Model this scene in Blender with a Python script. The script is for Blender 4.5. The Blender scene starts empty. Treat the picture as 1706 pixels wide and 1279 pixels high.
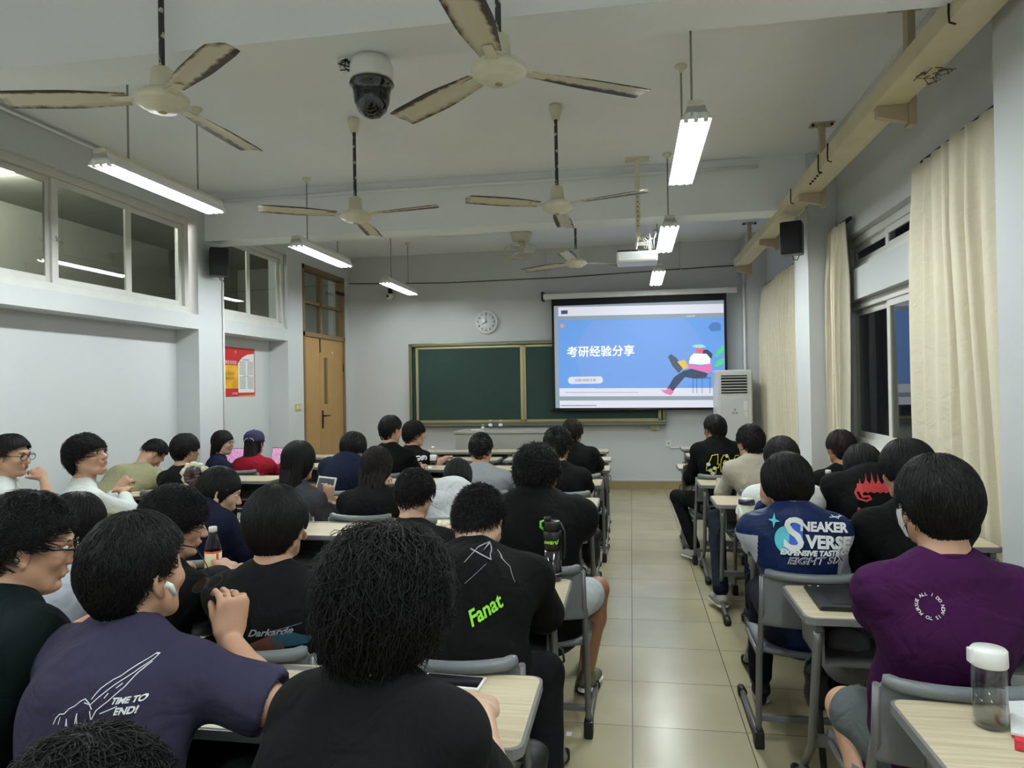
import bpy, bmesh, math, random
import numpy as np
from mathutils import Vector, Matrix, Euler
from mathutils.bvhtree import BVHTree
random.seed(7); RNG = np.random.default_rng(7)
SC = bpy.context.scene; COL = SC.collection
PI = math.pi
def rad(a): return a*PI/180

# ------------------------------------------------------------------ camera
cam = bpy.data.cameras.new('camera'); co = bpy.data.objects.new('camera', cam); COL.objects.link(co)
cam.sensor_width = 36; cam.lens = 36*1190/1706; cam.clip_start = .05
YAW, PIT, ROL = -.1650078, .00462455, -.0168219
fw = Vector((math.sin(YAW)*math.cos(PIT), math.cos(YAW)*math.cos(PIT), math.sin(PIT)))
r0 = fw.cross(Vector((0,0,1))).normalized(); u0 = r0.cross(fw)
rr = math.cos(ROL)*r0+math.sin(ROL)*u0; uu = -math.sin(ROL)*r0+math.cos(ROL)*u0
CAM = Vector((0,0,1.55))
co.matrix_world = Matrix(((rr.x,uu.x,-fw.x,CAM.x),(rr.y,uu.y,-fw.y,CAM.y),(rr.z,uu.z,-fw.z,CAM.z),(0,0,0,1)))
SC.camera = co
# ------------------------------------------------------------------ world, exposure
SC.view_settings.view_transform = 'Standard'; SC.view_settings.look = 'None'
SC.view_settings.gamma = 1; SC.view_settings.exposure = 0.70; SC.view_settings.use_curve_mapping = False
w = bpy.data.worlds.new('night'); SC.world = w; w.use_nodes = True
w.node_tree.nodes['Background'].inputs[0].default_value = (.03,.035,.045,1)
w.node_tree.nodes['Background'].inputs[1].default_value = .35
SC.cycles.max_bounces = 9; SC.cycles.diffuse_bounces = 4; SC.cycles.glossy_bounces = 3
SC.cycles.transmission_bounces = 9; SC.cycles.transparent_max_bounces = 16
SC.cycles.caustics_reflective = False; SC.cycles.caustics_refractive = False
SC.cycles.sample_clamp_indirect = 4
LAMP_W = 1.5          # watts of each luminaire's area lamp
TUBE_E = 62.0          # tube emission

# ------------------------------------------------------------------ materials
def new_mat(name):
    m = bpy.data.materials.new(name); m.use_nodes = True
    return m, m.node_tree, m.node_tree.nodes['Principled BSDF']
def srgb(c):
    return tuple((x/12.92 if x <= .04045 else ((x+.055)/1.055)**2.4) for x in [v/255 for v in c])
def mat(name, rgb, rough=.6, metal=0, var=0, scale=20, bump=0, bscale=60, spec=.5, coat=0, sheen=0, emit=0, coords='Object'):
    """rgb in 0-255 sRGB; var = procedural colour variation, bump = procedural relief"""
    m, t, b = new_mat(name); c = srgb(rgb)
    b.inputs['Base Color'].default_value = (*c,1); b.inputs['Roughness'].default_value = rough
    b.inputs['Metallic'].default_value = metal; b.inputs['Specular IOR Level'].default_value = spec
    b.inputs['Coat Weight'].default_value = coat; b.inputs['Sheen Weight'].default_value = sheen
    if sheen: b.inputs['Sheen Roughness'].default_value = .6
    if emit:
        b.inputs['Emission Color'].default_value = (*c,1); b.inputs['Emission Strength'].default_value = emit
    if var or bump: tc = t.nodes.new('ShaderNodeTexCoord')
    if var:
        n = t.nodes.new('ShaderNodeTexNoise'); n.inputs['Scale'].default_value = scale; n.inputs['Detail'].default_value = 4
        t.links.new(tc.outputs[coords], n.inputs['Vector'])
        r = t.nodes.new('ShaderNodeValToRGB'); r.color_ramp.elements[0].position = .3; r.color_ramp.elements[1].position = .7
        r.color_ramp.elements[0].color = (*[x*(1-var) for x in c],1); r.color_ramp.elements[1].color = (*[min(1,x*(1+var)) for x in c],1)
        t.links.new(n.outputs['Fac'], r.inputs[0]); t.links.new(r.outputs[0], b.inputs['Base Color'])
    if bump:
        n = t.nodes.new('ShaderNodeTexNoise'); n.inputs['Scale'].default_value = bscale; n.inputs['Detail'].default_value = 3
        t.links.new(tc.outputs[coords], n.inputs['Vector'])
        bp = t.nodes.new('ShaderNodeBump'); bp.inputs['Strength'].default_value = bump; bp.inputs['Distance'].default_value = .01
        t.links.new(n.outputs['Fac'], bp.inputs['Height']); t.links.new(bp.outputs[0], b.inputs['Normal'])
    return m
def cloth(name, rgb, fold=.5, rough=.9, fine=.15, sheen=.1):
    """fabric: soft creases (stretched, warped noise) plus a fine weave"""
    m, t, b = new_mat(name); c = srgb(rgb)
    b.inputs['Base Color'].default_value = (*c,1); b.inputs['Roughness'].default_value = rough
    b.inputs['Specular IOR Level'].default_value = .15; b.inputs['Sheen Weight'].default_value = 0
    tc = t.nodes.new('ShaderNodeTexCoord')
    n = t.nodes.new('ShaderNodeTexNoise'); n.inputs['Scale'].default_value = 9; n.inputs['Detail'].default_value = 2.5
    n.inputs['Distortion'].default_value = 1.2; t.links.new(tc.outputs['Object'], n.inputs['Vector'])
    bp = t.nodes.new('ShaderNodeBump'); bp.inputs['Strength'].default_value = fold; bp.inputs['Distance'].default_value = .03
    t.links.new(n.outputs['Fac'], bp.inputs['Height'])
    n2 = t.nodes.new('ShaderNodeTexNoise'); n2.inputs['Scale'].default_value = 400
    t.links.new(tc.outputs['Object'], n2.inputs['Vector'])
    b2 = t.nodes.new('ShaderNodeBump'); b2.inputs['Strength'].default_value = fine; b2.inputs['Distance'].default_value = .002
    t.links.new(n2.outputs['Fac'], b2.inputs['Height']); t.links.new(bp.outputs[0], b2.inputs['Normal'])
    t.links.new(b2.outputs[0], b.inputs['Normal'])
    return m
def glass_mat(name, tint=(.8,.85,.82), refl=1.0, rough=0.0):
    """thin pane: tinted see-through plus Fresnel reflection"""
    m, t, b = new_mat(name); o = t.nodes['Material Output']; t.nodes.remove(b)
    tr = t.nodes.new('ShaderNodeBsdfTransparent'); tr.inputs[0].default_value = (*tint,1)
    g = t.nodes.new('ShaderNodeBsdfGlossy'); g.inputs['Roughness'].default_value = rough; g.inputs[0].default_value = (refl,refl,refl,1)
    lw = t.nodes.new('ShaderNodeLayerWeight'); lw.inputs['Blend'].default_value = .5      # Schlick reflectance, same from both sides
    pw = t.nodes.new('ShaderNodeMath'); pw.operation = 'POWER'; pw.inputs[1].default_value = 5; t.links.new(lw.outputs['Facing'], pw.inputs[0])
    f = t.nodes.new('ShaderNodeMath'); f.operation = 'MULTIPLY_ADD'; f.inputs[1].default_value = .94; f.inputs[2].default_value = .05; t.links.new(pw.outputs[0], f.inputs[0])
    mx = t.nodes.new('ShaderNodeMixShader')
    t.links.new(f.outputs[0], mx.inputs[0]); t.links.new(tr.outputs[0], mx.inputs[1]); t.links.new(g.outputs[0], mx.inputs[2])
    t.links.new(mx.outputs[0], o.inputs[0]); return m
def solid_glass(name, color=(1,1,1), rough=.0, ior=1.45):
    m, t, b = new_mat(name); b.inputs['Base Color'].default_value = (*color,1); b.inputs['Roughness'].default_value = rough
    b.inputs['Transmission Weight'].default_value = 1; b.inputs['IOR'].default_value = ior; return m

M_WALL = mat('white_plaster', (204,207,208), .75, var=.03, scale=1.3, bump=.08, bscale=25)
M_CEIL = mat('ceiling_plaster', (240,243,246), .85, var=.03, scale=1.0, bump=.08, bscale=25)
M_TRIM = mat('white_paint_frame', (214,214,208), .4, var=.04, scale=6)
M_BASE = mat('tan_skirting_tile', (160,140,104), .3, var=.06, scale=8)
M_GREYPL = mat('grey_moulded_plastic', (104,109,112), .42, bump=.1, bscale=300)
M_GREYMT = mat('grey_painted_steel', (110,110,110), .38, metal=.25, var=.08, scale=12)
M_EDGE = mat('grey_edge_band', (116,117,118), .45)
M_BLACKPL = mat('black_plastic', (18,18,20), .4)
M_BLACKRB = mat('black_rubber_cap', (14,14,15), .55)
M_CREAM = mat('cream_enamel', (214,210,186), .35, var=.05, scale=10)
M_WHITEPL = mat('white_plastic', (225,226,222), .35)
M_BEIGE = mat('beige_tray_paint', (206,196,164), .5, var=.06, scale=5)
M_DOOR = mat('tan_painted_wood', (176,138,84), .45, var=.05, scale=4, bump=.05, bscale=40)
M_DOORF = mat('brown_painted_wood', (128,104,70), .45, var=.06, scale=6)
M_GLASS = glass_mat('window_glass')
M_GLASSN = glass_mat('night_window_glass', (.55,.6,.6))
M_GOLD = mat('pale_gold_aluminium', (170,160,118), .35, metal=.6)
M_CHROME = mat('chrome', (190,190,190), .2, metal=1)
M_DARKMT = mat('dark_metal', (40,38,36), .5, metal=.5)
M_PAPER = mat('white_paper', (230,230,228), .8)
M_CLEAR = glass_mat('clear_plastic', (.93,.95,.95))
M_WATER = glass_mat('water', (.74,.75,.76))

def floor_mat():
    m, t, b = new_mat('polished_floor_tile'); tc = t.nodes.new('ShaderNodeTexCoord')
    mp = t.nodes.new('ShaderNodeMapping'); mp.inputs['Location'].default_value = (.02,.2,0)
    t.links.new(tc.outputs['Object'], mp.inputs[0])
    br = t.nodes.new('ShaderNodeTexBrick'); br.offset = 0; br.squash = 1
    br.inputs['Scale'].default_value = 1; br.inputs['Mortar Size'].default_value = .0022; br.inputs['Mortar Smooth'].default_value = .1
    br.inputs['Brick Width'].default_value = .5; br.inputs['Row Height'].default_value = .5
    a = srgb((194,183,148)); c = srgb((184,174,139))
    br.inputs['Color1'].default_value = (*a,1); br.inputs['Color2'].default_value = (*c,1); br.inputs['Mortar'].default_value = (*srgb((78,72,58)),1)
    t.links.new(mp.outputs[0], br.inputs['Vector'])
    n = t.nodes.new('ShaderNodeTexNoise'); n.inputs['Scale'].default_value = 2.2; n.inputs['Detail'].default_value = 6
    t.links.new(tc.outputs['Object'], n.inputs['Vector'])
    mx = t.nodes.new('ShaderNodeMix'); mx.data_type = 'RGBA'; mx.blend_type = 'MULTIPLY'; mx.inputs[0].default_value = .35
    t.links.new(br.outputs['Color'], mx.inputs['A']); t.links.new(n.outputs['Fac'], mx.inputs['B'])
    g = t.nodes.new('ShaderNodeGamma'); t.links.new(mx.outputs['Result'], g.inputs[0]); g.inputs[1].default_value = .93
    t.links.new(g.outputs[0], b.inputs['Base Color'])
    rp = t.nodes.new('ShaderNodeMapRange'); rp.inputs['To Min'].default_value = .14; rp.inputs['To Max'].default_value = .3
    t.links.new(n.outputs['Fac'], rp.inputs['Value']); t.links.new(rp.outputs[0], b.inputs['Roughness'])
    bp = t.nodes.new('ShaderNodeBump'); bp.inputs['Strength'].default_value = .4; bp.inputs['Distance'].default_value = .002; bp.invert = True
    t.links.new(br.outputs['Fac'], bp.inputs['Height']); t.links.new(bp.outputs[0], b.inputs['Normal'])
    return m
M_FLOOR = floor_mat()
def desk_mat():
    m, t, b = new_mat('pale_wood_laminate'); tc = t.nodes.new('ShaderNodeTexCoord')
    mp = t.nodes.new('ShaderNodeMapping'); mp.inputs['Scale'].default_value = (1.2,26,1)
    t.links.new(tc.outputs['Object'], mp.inputs[0])
    n = t.nodes.new('ShaderNodeTexNoise'); n.inputs['Scale'].default_value = 3; n.inputs['Detail'].default_value = 5; n.inputs['Distortion'].default_value = .4
    t.links.new(mp.outputs[0], n.inputs['Vector'])
    r = t.nodes.new('ShaderNodeValToRGB'); r.color_ramp.elements[0].position = .35; r.color_ramp.elements[1].position = .62
    r.color_ramp.elements[0].color = (*srgb((186,172,142)),1); r.color_ramp.elements[1].color = (*srgb((206,195,168)),1)
    t.links.new(n.outputs['Fac'], r.inputs[0]); t.links.new(r.outputs[0], b.inputs['Base Color'])
    b.inputs['Roughness'].default_value = .38; return m
M_DESK = desk_mat()
def blade_mat():
    """cream fan blade whose enamel has flaked to dark metal along the long edges and the tip"""
    m, t, b = new_mat('flaked_fan_blade'); tc = t.nodes.new('ShaderNodeTexCoord')
    sp = t.nodes.new('ShaderNodeSeparateXYZ'); t.links.new(tc.outputs['Generated'], sp.inputs[0])
    def mth(op, a, bb=None):
        k = t.nodes.new('ShaderNodeMath'); k.operation = op
        for i, v in enumerate((a, bb)):
            if v is None: continue
            if isinstance(v, (int, float)): k.inputs[i].default_value = v
            else: t.links.new(v, k.inputs[i])
        return k.outputs[0]
    ey = mth('MULTIPLY', mth('ABSOLUTE', mth('SUBTRACT', sp.outputs['Y'], .42)), 1.7)
    ex = mth('SUBTRACT', sp.outputs['X'], .42)
    e = mth('MAXIMUM', ey, ex)
    n = t.nodes.new('ShaderNodeTexNoise'); n.inputs['Scale'].default_value = 22; n.inputs['Detail'].default_value = 6
    t.links.new(tc.outputs['Object'], n.inputs['Vector'])
    s = mth('ADD', e, mth('MULTIPLY', mth('SUBTRACT', n.outputs['Fac'], .5), .55))
    r = t.nodes.new('ShaderNodeValToRGB'); el = r.color_ramp.elements
    el[0].position = .5; el[0].color = (*srgb((208,202,180)),1); el[1].position = .9; el[1].color = (*srgb((52,42,34)),1)
    k = el.new(.62); k.color = (*srgb((150,134,110)),1); k = el.new(.68); k.color = (*srgb((70,58,48)),1)
    t.links.new(s, r.inputs[0]); t.links.new(r.outputs[0], b.inputs['Base Color']); b.inputs['Roughness'].default_value = .45
    return m
M_BLADE = blade_mat()
def rod_mat():
    m, t, b = new_mat('flaked_black_rod'); tc = t.nodes.new('ShaderNodeTexCoord')
    n = t.nodes.new('ShaderNodeTexNoise'); n.inputs['Scale'].default_value = 30; n.inputs['Detail'].default_value = 3
    t.links.new(tc.outputs['Object'], n.inputs['Vector'])
    r = t.nodes.new('ShaderNodeValToRGB'); r.color_ramp.elements[0].position = .58; r.color_ramp.elements[1].position = .62
    r.color_ramp.elements[0].color = (*srgb((48,48,50)),1); r.color_ramp.elements[1].color = (*srgb((200,196,180)),1)
    t.links.new(n.outputs['Fac'], r.inputs[0]); t.links.new(r.outputs[0], b.inputs['Base Color']); return m
M_ROD = rod_mat()

# ------------------------------------------------------------------ object helpers
def tag(o, label=None, cat=None, group=None, kind=None):
    if label: o['label'] = label
    if cat: o['category'] = cat
    if group: o['group'] = group
    if kind: o['kind'] = kind
    return o
def empty(name, loc=(0,0,0), rz=0, label=None, cat=None, group=None):
    o = bpy.data.objects.new(name, None); COL.objects.link(o); o.location = loc; o.rotation_euler = (0,0,rz)
    o.empty_display_size = .1
    return tag(o, label, cat, group)
class MB:
    """collects shapes, then links them as ONE mesh object"""
    def __init__(s): s.bm = bmesh.new(); s.sm = False
    def box(s, x0,x1,y0,y1,z0,z1, bev=0, mi=0, M=None):
        r = bmesh.ops.create_cube(s.bm, size=1); vs = r['verts']
        for v in vs:
            v.co = Vector(((x0+x1)/2+v.co.x*(x1-x0),(y0+y1)/2+v.co.y*(y1-y0),(z0+z1)/2+v.co.z*(z1-z0)))
        fs = {f for v in vs for f in v.link_faces}
        for f in fs: f.material_index = mi
        if bev:
            es = list({e for v in vs for e in v.link_edges})
            r2 = bmesh.ops.bevel(s.bm, geom=es, offset=bev, segments=2, profile=.6, affect='EDGES')
            vs = list({v for f in r2['faces'] for v in f.verts} | {v for v in vs if v.is_valid})
            for f in r2['faces']: f.material_index = mi
        if M is not None:
            for v in vs: v.co = M @ v.co
        return s
    def loft(s, rings, mi=0, caps=True, closed=True):
        """rings: list of equal-length lists of points"""
        R = [[s.bm.verts.new(p) for p in ring] for ring in rings]
        n = len(R[0])
        for a, b in zip(R, R[1:]):
            for i in range(n if closed else n-1):
                j = (i+1) % n
                try:
                    f = s.bm.faces.new((a[i],a[j],b[j],b[i])); f.material_index = mi; f.smooth = s.sm
                except ValueError: pass
        if caps and closed:
            for ring, rv in ((R[0],True),(R[-1],False)):
                try:
                    f = s.bm.faces.new(ring[::-1] if rv else ring); f.material_index = mi
                except ValueError: pass
        return s
    def tube(s, pts, r, n=10, mi=0, caps=True, flat=None):
        """tube along pts; r a number or a list; flat=(vector, k) squashes the section along vector"""
        P = [Vector(p) for p in pts]; rs = r if isinstance(r,(list,tuple)) else [r]*len(P)
        rings = []; ref = None
        for i, p in enumerate(P):
            t = (P[min(i+1,len(P)-1)]-P[max(i-1,0)]).normalized()
            if ref is None:
                ref = Vector((0,0,1)) if abs(t.z) < .9 else Vector((1,0,0))
                if flat: ref = Vector(flat[0])
            a = (ref - t*ref.dot(t)).normalized(); b = t.cross(a); ref = a
            k = flat[1] if flat else 1
            rings.append([p + a*math.cos(2*PI*j/n)*rs[i]*k + b*math.sin(2*PI*j/n)*rs[i] for j in range(n)])
        sm = s.sm; s.sm = True; s.loft(rings, mi, caps); s.sm = sm
        return s
    def lathe(s, prof, c=(0,0,0), n=24, mi=0, M=None):
        """prof: list of (radius, z)"""
        c = Vector(c); rings = []
        for r, z in prof:
            rings.append([c+Vector((max(r,1e-4)*math.cos(2*PI*j/n), max(r,1e-4)*math.sin(2*PI*j/n), z)) for j in range(n)])
        if M is not None: rings = [[M@p for p in ring] for ring in rings]
        sm = s.sm; s.sm = True; s.loft(rings, mi, True); s.sm = sm
        return s
    def prism(s, poly, y0, y1, mi=0, axis='Y'):
        """poly in 2-D extruded along an axis"""
        f = {'Y': lambda a,b,t: (a,t,b), 'X': lambda a,b,t: (t,a,b), 'Z': lambda a,b,t: (a,b,t)}[axis]
        return s.loft([[f(a,b,y0) for a,b in poly],[f(a,b,y1) for a,b in poly]], mi)
    def build(s, name, mats, parent=None, smooth=None, loc=None, rot=None):
        bmesh.ops.recalc_face_normals(s.bm, faces=s.bm.faces)
        me = bpy.data.meshes.new(name); s.bm.to_mesh(me); s.bm.free()
        for m in (mats if isinstance(mats,(list,tuple)) else [mats]): me.materials.append(m)
        if smooth: me.shade_smooth()
        o = bpy.data.objects.new(name, me); COL.objects.link(o)
        if loc is not None: o.location = loc
        if rot is not None: o.rotation_euler = rot
        if parent is not None: o.parent = parent
        return o
def copy_tree(o, parent=None):
    c = o.copy(); COL.objects.link(c); c.parent = parent
    for ch in o.children: copy_tree(ch, c)
    return c
def structure(o, kind='structure'): o['kind'] = kind; return o
def arc(cx, cy, r, a0, a1, n): return [(cx+r*math.cos(rad(a0+(a1-a0)*i/n)), cy+r*math.sin(rad(a0+(a1-a0)*i/n))) for i in range(n+1)]
def rrect(x0,x1,y0,y1,r,n=4):
    return arc(x1-r,y1-r,r,0,90,n)+arc(x0+r,y1-r,r,90,180,n)+arc(x0+r,y0+r,r,180,270,n)+arc(x1-r,y0+r,r,270,360,n)
def text_mesh(txt, size, align='CENTER', extrude=0, bold=0, shear=0, sx=1.0, spacing=1.0):
    cu = bpy.data.curves.new('t','FONT'); cu.body = txt; cu.size = size; cu.align_x = align; cu.align_y = 'CENTER'
    cu.extrude = extrude; cu.offset = bold; cu.shear = shear; cu.resolution_u = 3; cu.space_character = spacing
    o = bpy.data.objects.new('t', cu); COL.objects.link(o)
    dg = bpy.context.evaluated_depsgraph_get(); me = bpy.data.meshes.new_from_object(o.evaluated_get(dg))
    bpy.data.objects.remove(o); bpy.data.curves.remove(cu)
    for v in me.vertices: v.co.x *= sx
    return me
def text_obj(name, txt, size, m, loc, rot, parent=None, **k):
    me = text_mesh(txt, size, **k); me.materials.clear(); me.materials.append(m)
    o = bpy.data.objects.new(name, me); COL.objects.link(o); o.location = loc; o.rotation_euler = rot
    if parent is not None: o.parent = parent
    return o
def ray(px, py):
    d = (px-853)/1190*rr - (py-639.5)/1190*uu + fw
    return d
def at(px, py, Y=None, Z=None, X=None):
    d = ray(px,py)
    t = (Y/d.y) if Y is not None else ((Z-1.55)/d.z if Z is not None else X/d.x)
    return CAM + d*t
# ================================================================== THE ROOM
XL, XR, YF, YB, ZC = -4.43, 1.88, 10.8, -2.2, 3.65
def slab(name, *a, m=M_WALL, kind='structure'):
    return structure(MB().box(*a).build(name, m), kind)
slab('floor', XL-.6, XR+.3, YB-.2, YF+.2, -.1, 0, m=M_FLOOR)
slab('ceiling', XL-.3, XR+.3, YB-.2, YF+.2, ZC, ZC+.12, m=M_CEIL)
slab('wall_front', XL-.3, XR+.3, YF, YF+.2, 0, ZC)
slab('wall_back', XL-.3, XR+.3, YB-.2, YB, 0, ZC)
# left wall: 0.26 deep niches below, high windows above, door by the front
b = MB(); D = .26
def yz(x0,x1,y0,y1,z0,z1): b.box(x0,x1,y0,y1,z0,z1)
N1, N2, W1, W2 = (3.5,6.8), (7.24,8.72), (3.5,6.72), (7.26,8.76)
yz(XL-D,XL,YB,3.5,0,ZC)                     # rear part
yz(XL-D,XL,6.8,7.24,0,ZC)                   # pillar between the bays
yz(XL-D,XL,8.76,9.2,0,ZC)
yz(XL-D,XL,10.64,YF,0,ZC)
for y0,y1 in (N1,N2):
    yz(XL-D-.1,XL-D,y0-.02,y1+.04,0,2.24)     # back of the niche
    yz(XL-D-.1,XL,y0,y1+(.04 if y1>8 else 0),2.21,2.36)        # lintel
    yz(XL-D,XL,y0,y1+(.04 if y1>8 else 0),3.34,ZC)
yz(XL-D,XL,9.2,10.64,3.3,ZC)
structure(b.build('wall_left', M_WALL))
# corridor behind the high windows
b = MB(); b.box(-6.6,-6.5,YB,YF+.4,0,ZC); b.box(-6.5,XL-.36,YB,YF+.4,ZC-.05,ZC+.05); b.box(-6.5,XL-.36,YB,YF+.4,-.1,0)
b.box(-6.5,XL-.36,YF+.3,YF+.4,0,ZC); b.box(-6.5,XL-.36,YB-.1,YB,0,ZC)
structure(b.build('wall_corridor', mat('corridor_plaster',(150,150,140),.8)))
cl = empty('corridor_fill_lamp', (-5.6,5.6,ZC-.06), 0, 'unseen ceiling lamp added to brighten the corridor beyond the high windows', 'lamp')  # unseen lamp, added so the high panes look grey instead of black
MB().box(-.6,.6,-.06,.06,0,.05,bev=.01).build('lamp_housing', M_WHITEPL, cl)
MB().tube([(-.55,0,-.02),(.55,0,-.02)],.014,n=8).build('fluorescent_tube', mat('corridor_fill_tube',(255,250,240),.5,emit=280), cl)

# right wall
b = MB()
RW = (3.72, 6.85)
b.box(XR,XR+.25,YB,RW[0],0,ZC); b.box(XR,XR+.25,RW[1],YF,0,ZC)
b.box(XR,XR+.25,RW[0],RW[1],0,1.0); b.box(XR,XR+.25,RW[0],RW[1],2.80,ZC); b.box(XR,XR+.25,RW[0],RW[1],2.24,2.5)
structure(b.build('wall_right', M_WALL))
slab('pillar_right_near', 1.62, XR, 3.02, 3.5, 0, ZC)
slab('pillar_right_middle', 1.62, XR, 6.9, 7.4, 0, ZC)
slab('pillar_right_front', 1.6, XR, 10.35, YF, 0, ZC)
# ceiling beams
slab('beam_near', XL, XR, 3.04, 3.32, 3.15, ZC, m=M_CEIL)
slab('beam_middle', XL, XR, 6.93, 7.24, 3.15, ZC, m=M_CEIL)
slab('beam_side_right', XR-.1, XR, YB, YF, 3.42, ZC, m=M_CEIL)
# skirting
for n,a in (('front',(XL,XR,YF-.015,YF,0,.125)),('left',(XL-.002,XL+.012,YB,9.2,0,.125)),('right',(XR-.012,XR,YB,YF,0,.125))):
    if n != 'left': slab('baseboard_'+n, *a, m=M_BASE)
slab('trim_ledge', XL, XR, YF-.02, YF, .125, .15, m=M_WALL)

# ---- windows
def window_panes(name, plane_x, y0, y1, z0, z1, muls, side, label_n, glass, handle=None):
    """frame > panes; plane_x = room face of the frame; muls = Y of the mullions; side -1: wall lies towards -X"""
    w_ = empty(name, (plane_x, y0, z0)); w_['kind'] = 'structure'
    s = side; f = .065; d = .07
    def bx(mb,a0,a1,b0,b1,c0,c1): mb.box(min(a0,a1),max(a0,a1),b0-y0,b1-y0,c0-z0,c1-z0,bev=.004)
    b = MB()
    bx(b,0,s*d,y0,y1,z0,z0+f); bx(b,0,s*d,y0,y1,z1-f,z1); bx(b,s*.001,s*(d-.001),y0+.001,y0+f,z0+.02,z1-.02); bx(b,s*.001,s*(d-.001),y1-f,y1-.001,z0+.02,z1-.02)
    bx(b,-s*.015,s*.0,y0-.02,y1+.0,z0-.03,z0+.01)
    b.build('window_frame', M_TRIM, w_)
    ys = [y0+f]+list(muls)+[y1-f]
    for i in range(len(ys)-1):
        a, c = ys[i], ys[i+1]; dx = s*(.012 if i%2==0 else .036)
        b = MB(); g = .052
        bx(b,dx,dx+s*.024,a-.012,a+g,z0+f,z1-f); bx(b,dx,dx+s*.024,c-g,c+.012,z0+f,z1-f)
        bx(b,dx+s*.001,dx+s*.023,a+g-.02,c-g+.02,z0+f+.001,z0+f+g); bx(b,dx+s*.001,dx+s*.023,a+g-.02,c-g+.02,z1-f-g,z1-f-.001)
        sa = b.build('window_sash', M_TRIM, w_)
        b = MB(); bx(b,dx+s*.008,dx+s*.013,a+g-.004,c-g+.004,z0+f+g-.004,z1-f-g+.004)
        b.build('pane', glass, sa)
        if handle == i:
            b = MB(); b.tube([(-s*.01,a+.015-y0,(z1-z0)*.42),(-s*.03,a+.015-y0,(z1-z0)*.42)],.012,n=8)
            b.tube([(-s*.03,a-.02-y0,(z1-z0)*.42+.02),(-s*.03,a+.045-y0,(z1-z0)*.42-.02)],.007,n=8)
            b.build('latch', M_CHROME, w_)
    return w_
# left panes: mullions read off the photograph (X = wall plane, set 5 cm back)
window_panes('window_1', XL-.05, 3.5, 6.72, 2.37, 3.34, [4.1, 4.98, 5.86], -1, 1, M_GLASS, 2)
window_panes('window_2', XL-.05, 7.26, 8.76, 2.37, 3.34, [7.93], -1, 2, M_GLASS)
window_panes('window_3', XR+.07, RW[0], RW[1], 2.5, 2.80, [4.2,5.05,5.92], 1, 3, M_GLASSN)
window_panes('window_4', XR+.07, RW[0], RW[1], 1.0, 2.24, [4.2,5.05,5.92], 1, 4, M_GLASSN, 2)
# ---- door
dr = empty('door_1', (XL,9.2,0)); dr['kind'] = 'structure'
DW = 1.44
b = MB()
b.box(-.12,.012,0,.05,0,3.3); b.box(-.12,.012,DW-.05,DW,0,3.3); b.box(-.12,.012,0,DW,3.24,3.3); b.box(-.12,.012,0,DW,2.31,2.37)
b.build('door_frame', M_DOORF, dr)
b = MB(); b.box(-.1,-.04,.05,DW-.05,2.78,2.82); b.box(-.1,-.04,.66,.71,2.37,3.24); b.build('transom_bars', M_DOORF, dr)
for i,(a,c) in enumerate(((.05,.66),(.71,DW-.05))):
    for z0,z1 in ((2.37,2.78),(2.82,3.24)):
        b = MB(); b.box(-.075,-.07,a,c,z0,z1); b.build('transom_pane', M_GLASS, dr)
lf = MB().box(-.06,-.015,.05,.555,.01,2.31,bev=.004).build('door_leaf', M_DOOR, dr)
b = MB()
y0,y1 = .56,DW-.05
b.box(-.06,-.015,y0,.70,.01,2.31); b.box(-.06,-.015,.83,y1,.01,2.31); b.box(-.06,-.015,.70,.83,.01,1.35); b.box(-.06,-.015,.70,.83,2.03,2.31)
lf2 = b.build('door_leaf', M_DOOR, dr)
MB().box(-.04,-.035,.70,.83,1.35,2.03).build('glass_slot', M_GLASS, lf2)
b = MB(); b.box(-.015,-.005,.60,.65,1.0,1.26,bev=.004); b.tube([(-.005,.625,1.18),(.04,.625,1.18)],.011,n=8); b.tube([(.04,.625,1.18),(.045,.76,1.18)],.009,n=8)
b.build('door_handle', M_DARKMT, lf2)
MB().box(-.015,-.005,.55,.58,2.1,2.3,bev=.003).build('door_bolt', M_DARKMT, lf)
MB().box(-.01,.03,DW-.30,DW-.03,3.02,3.07,bev=.006,M=Matrix.Translation((0,0,.0))).build('door_closer', M_DARKMT, dr)
for z in (.4,1.9): MB().tube([(-.005,DW-.045,z-.06),(-.005,DW-.045,z+.06)],.011,n=8).build('hinge', M_DARKMT, lf2)
MB().box(-.012,-.008,.98,1.01,2.1,2.13).build('door_sticker', M_PAPER, lf2)

# ---- surface pipes and cords (each run is one thing)
def run(name, pts, r, m, label, cat='pipe', n=8):
    o = MB().tube(pts, r, n=n).build(name, m); return tag(o, label, cat)
run('wall_pipe', [(XL+.012,7.24,0.1),(XL+.012,7.24,3.14)], .012, M_TRIM, 'thin white pipe running down the left pillar beside the red poster')
run('ceiling_pipe', [(XL+.02,6.905,3.56),(1.2,6.905,3.56)], .016, M_CEIL, 'white pipe along the top of the middle ceiling beam')
run('ceiling_pipe', [(XL+.02,3.3,3.61),(XL+.02,6.88,3.61)], .012, M_CEIL, 'thin pipe along the top of the left wall above the large window')
run('front_cord', [(XL+.03,YF-.012,3.24),(-2.8,YF-.012,3.19),(-1.0,YF-.012,3.2),(1.1,YF-.012,3.26),(1.6,YF-.012,3.27)], .006, M_DARKMT, 'thin dark cord crossing the front wall above the clock', 'cord')
run('wall_pipe', [(-1.25,YF-.012,3.64),(-1.25,YF-.012,3.22)], .01, M_TRIM, 'short vertical conduit on front wall under the round orbit fan')
run('wall_pipe', [(.75,YF-.012,3.64),(.75,YF-.012,3.24)], .01, M_TRIM, 'short vertical conduit on front wall above the projector screen')
run('wall_raceway', [(.55,YF-.012,.62),(1.05,YF-.012,.62)], .012, M_WHITEPL, 'white cable raceway low on front wall beside the socket', 'raceway')
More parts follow.
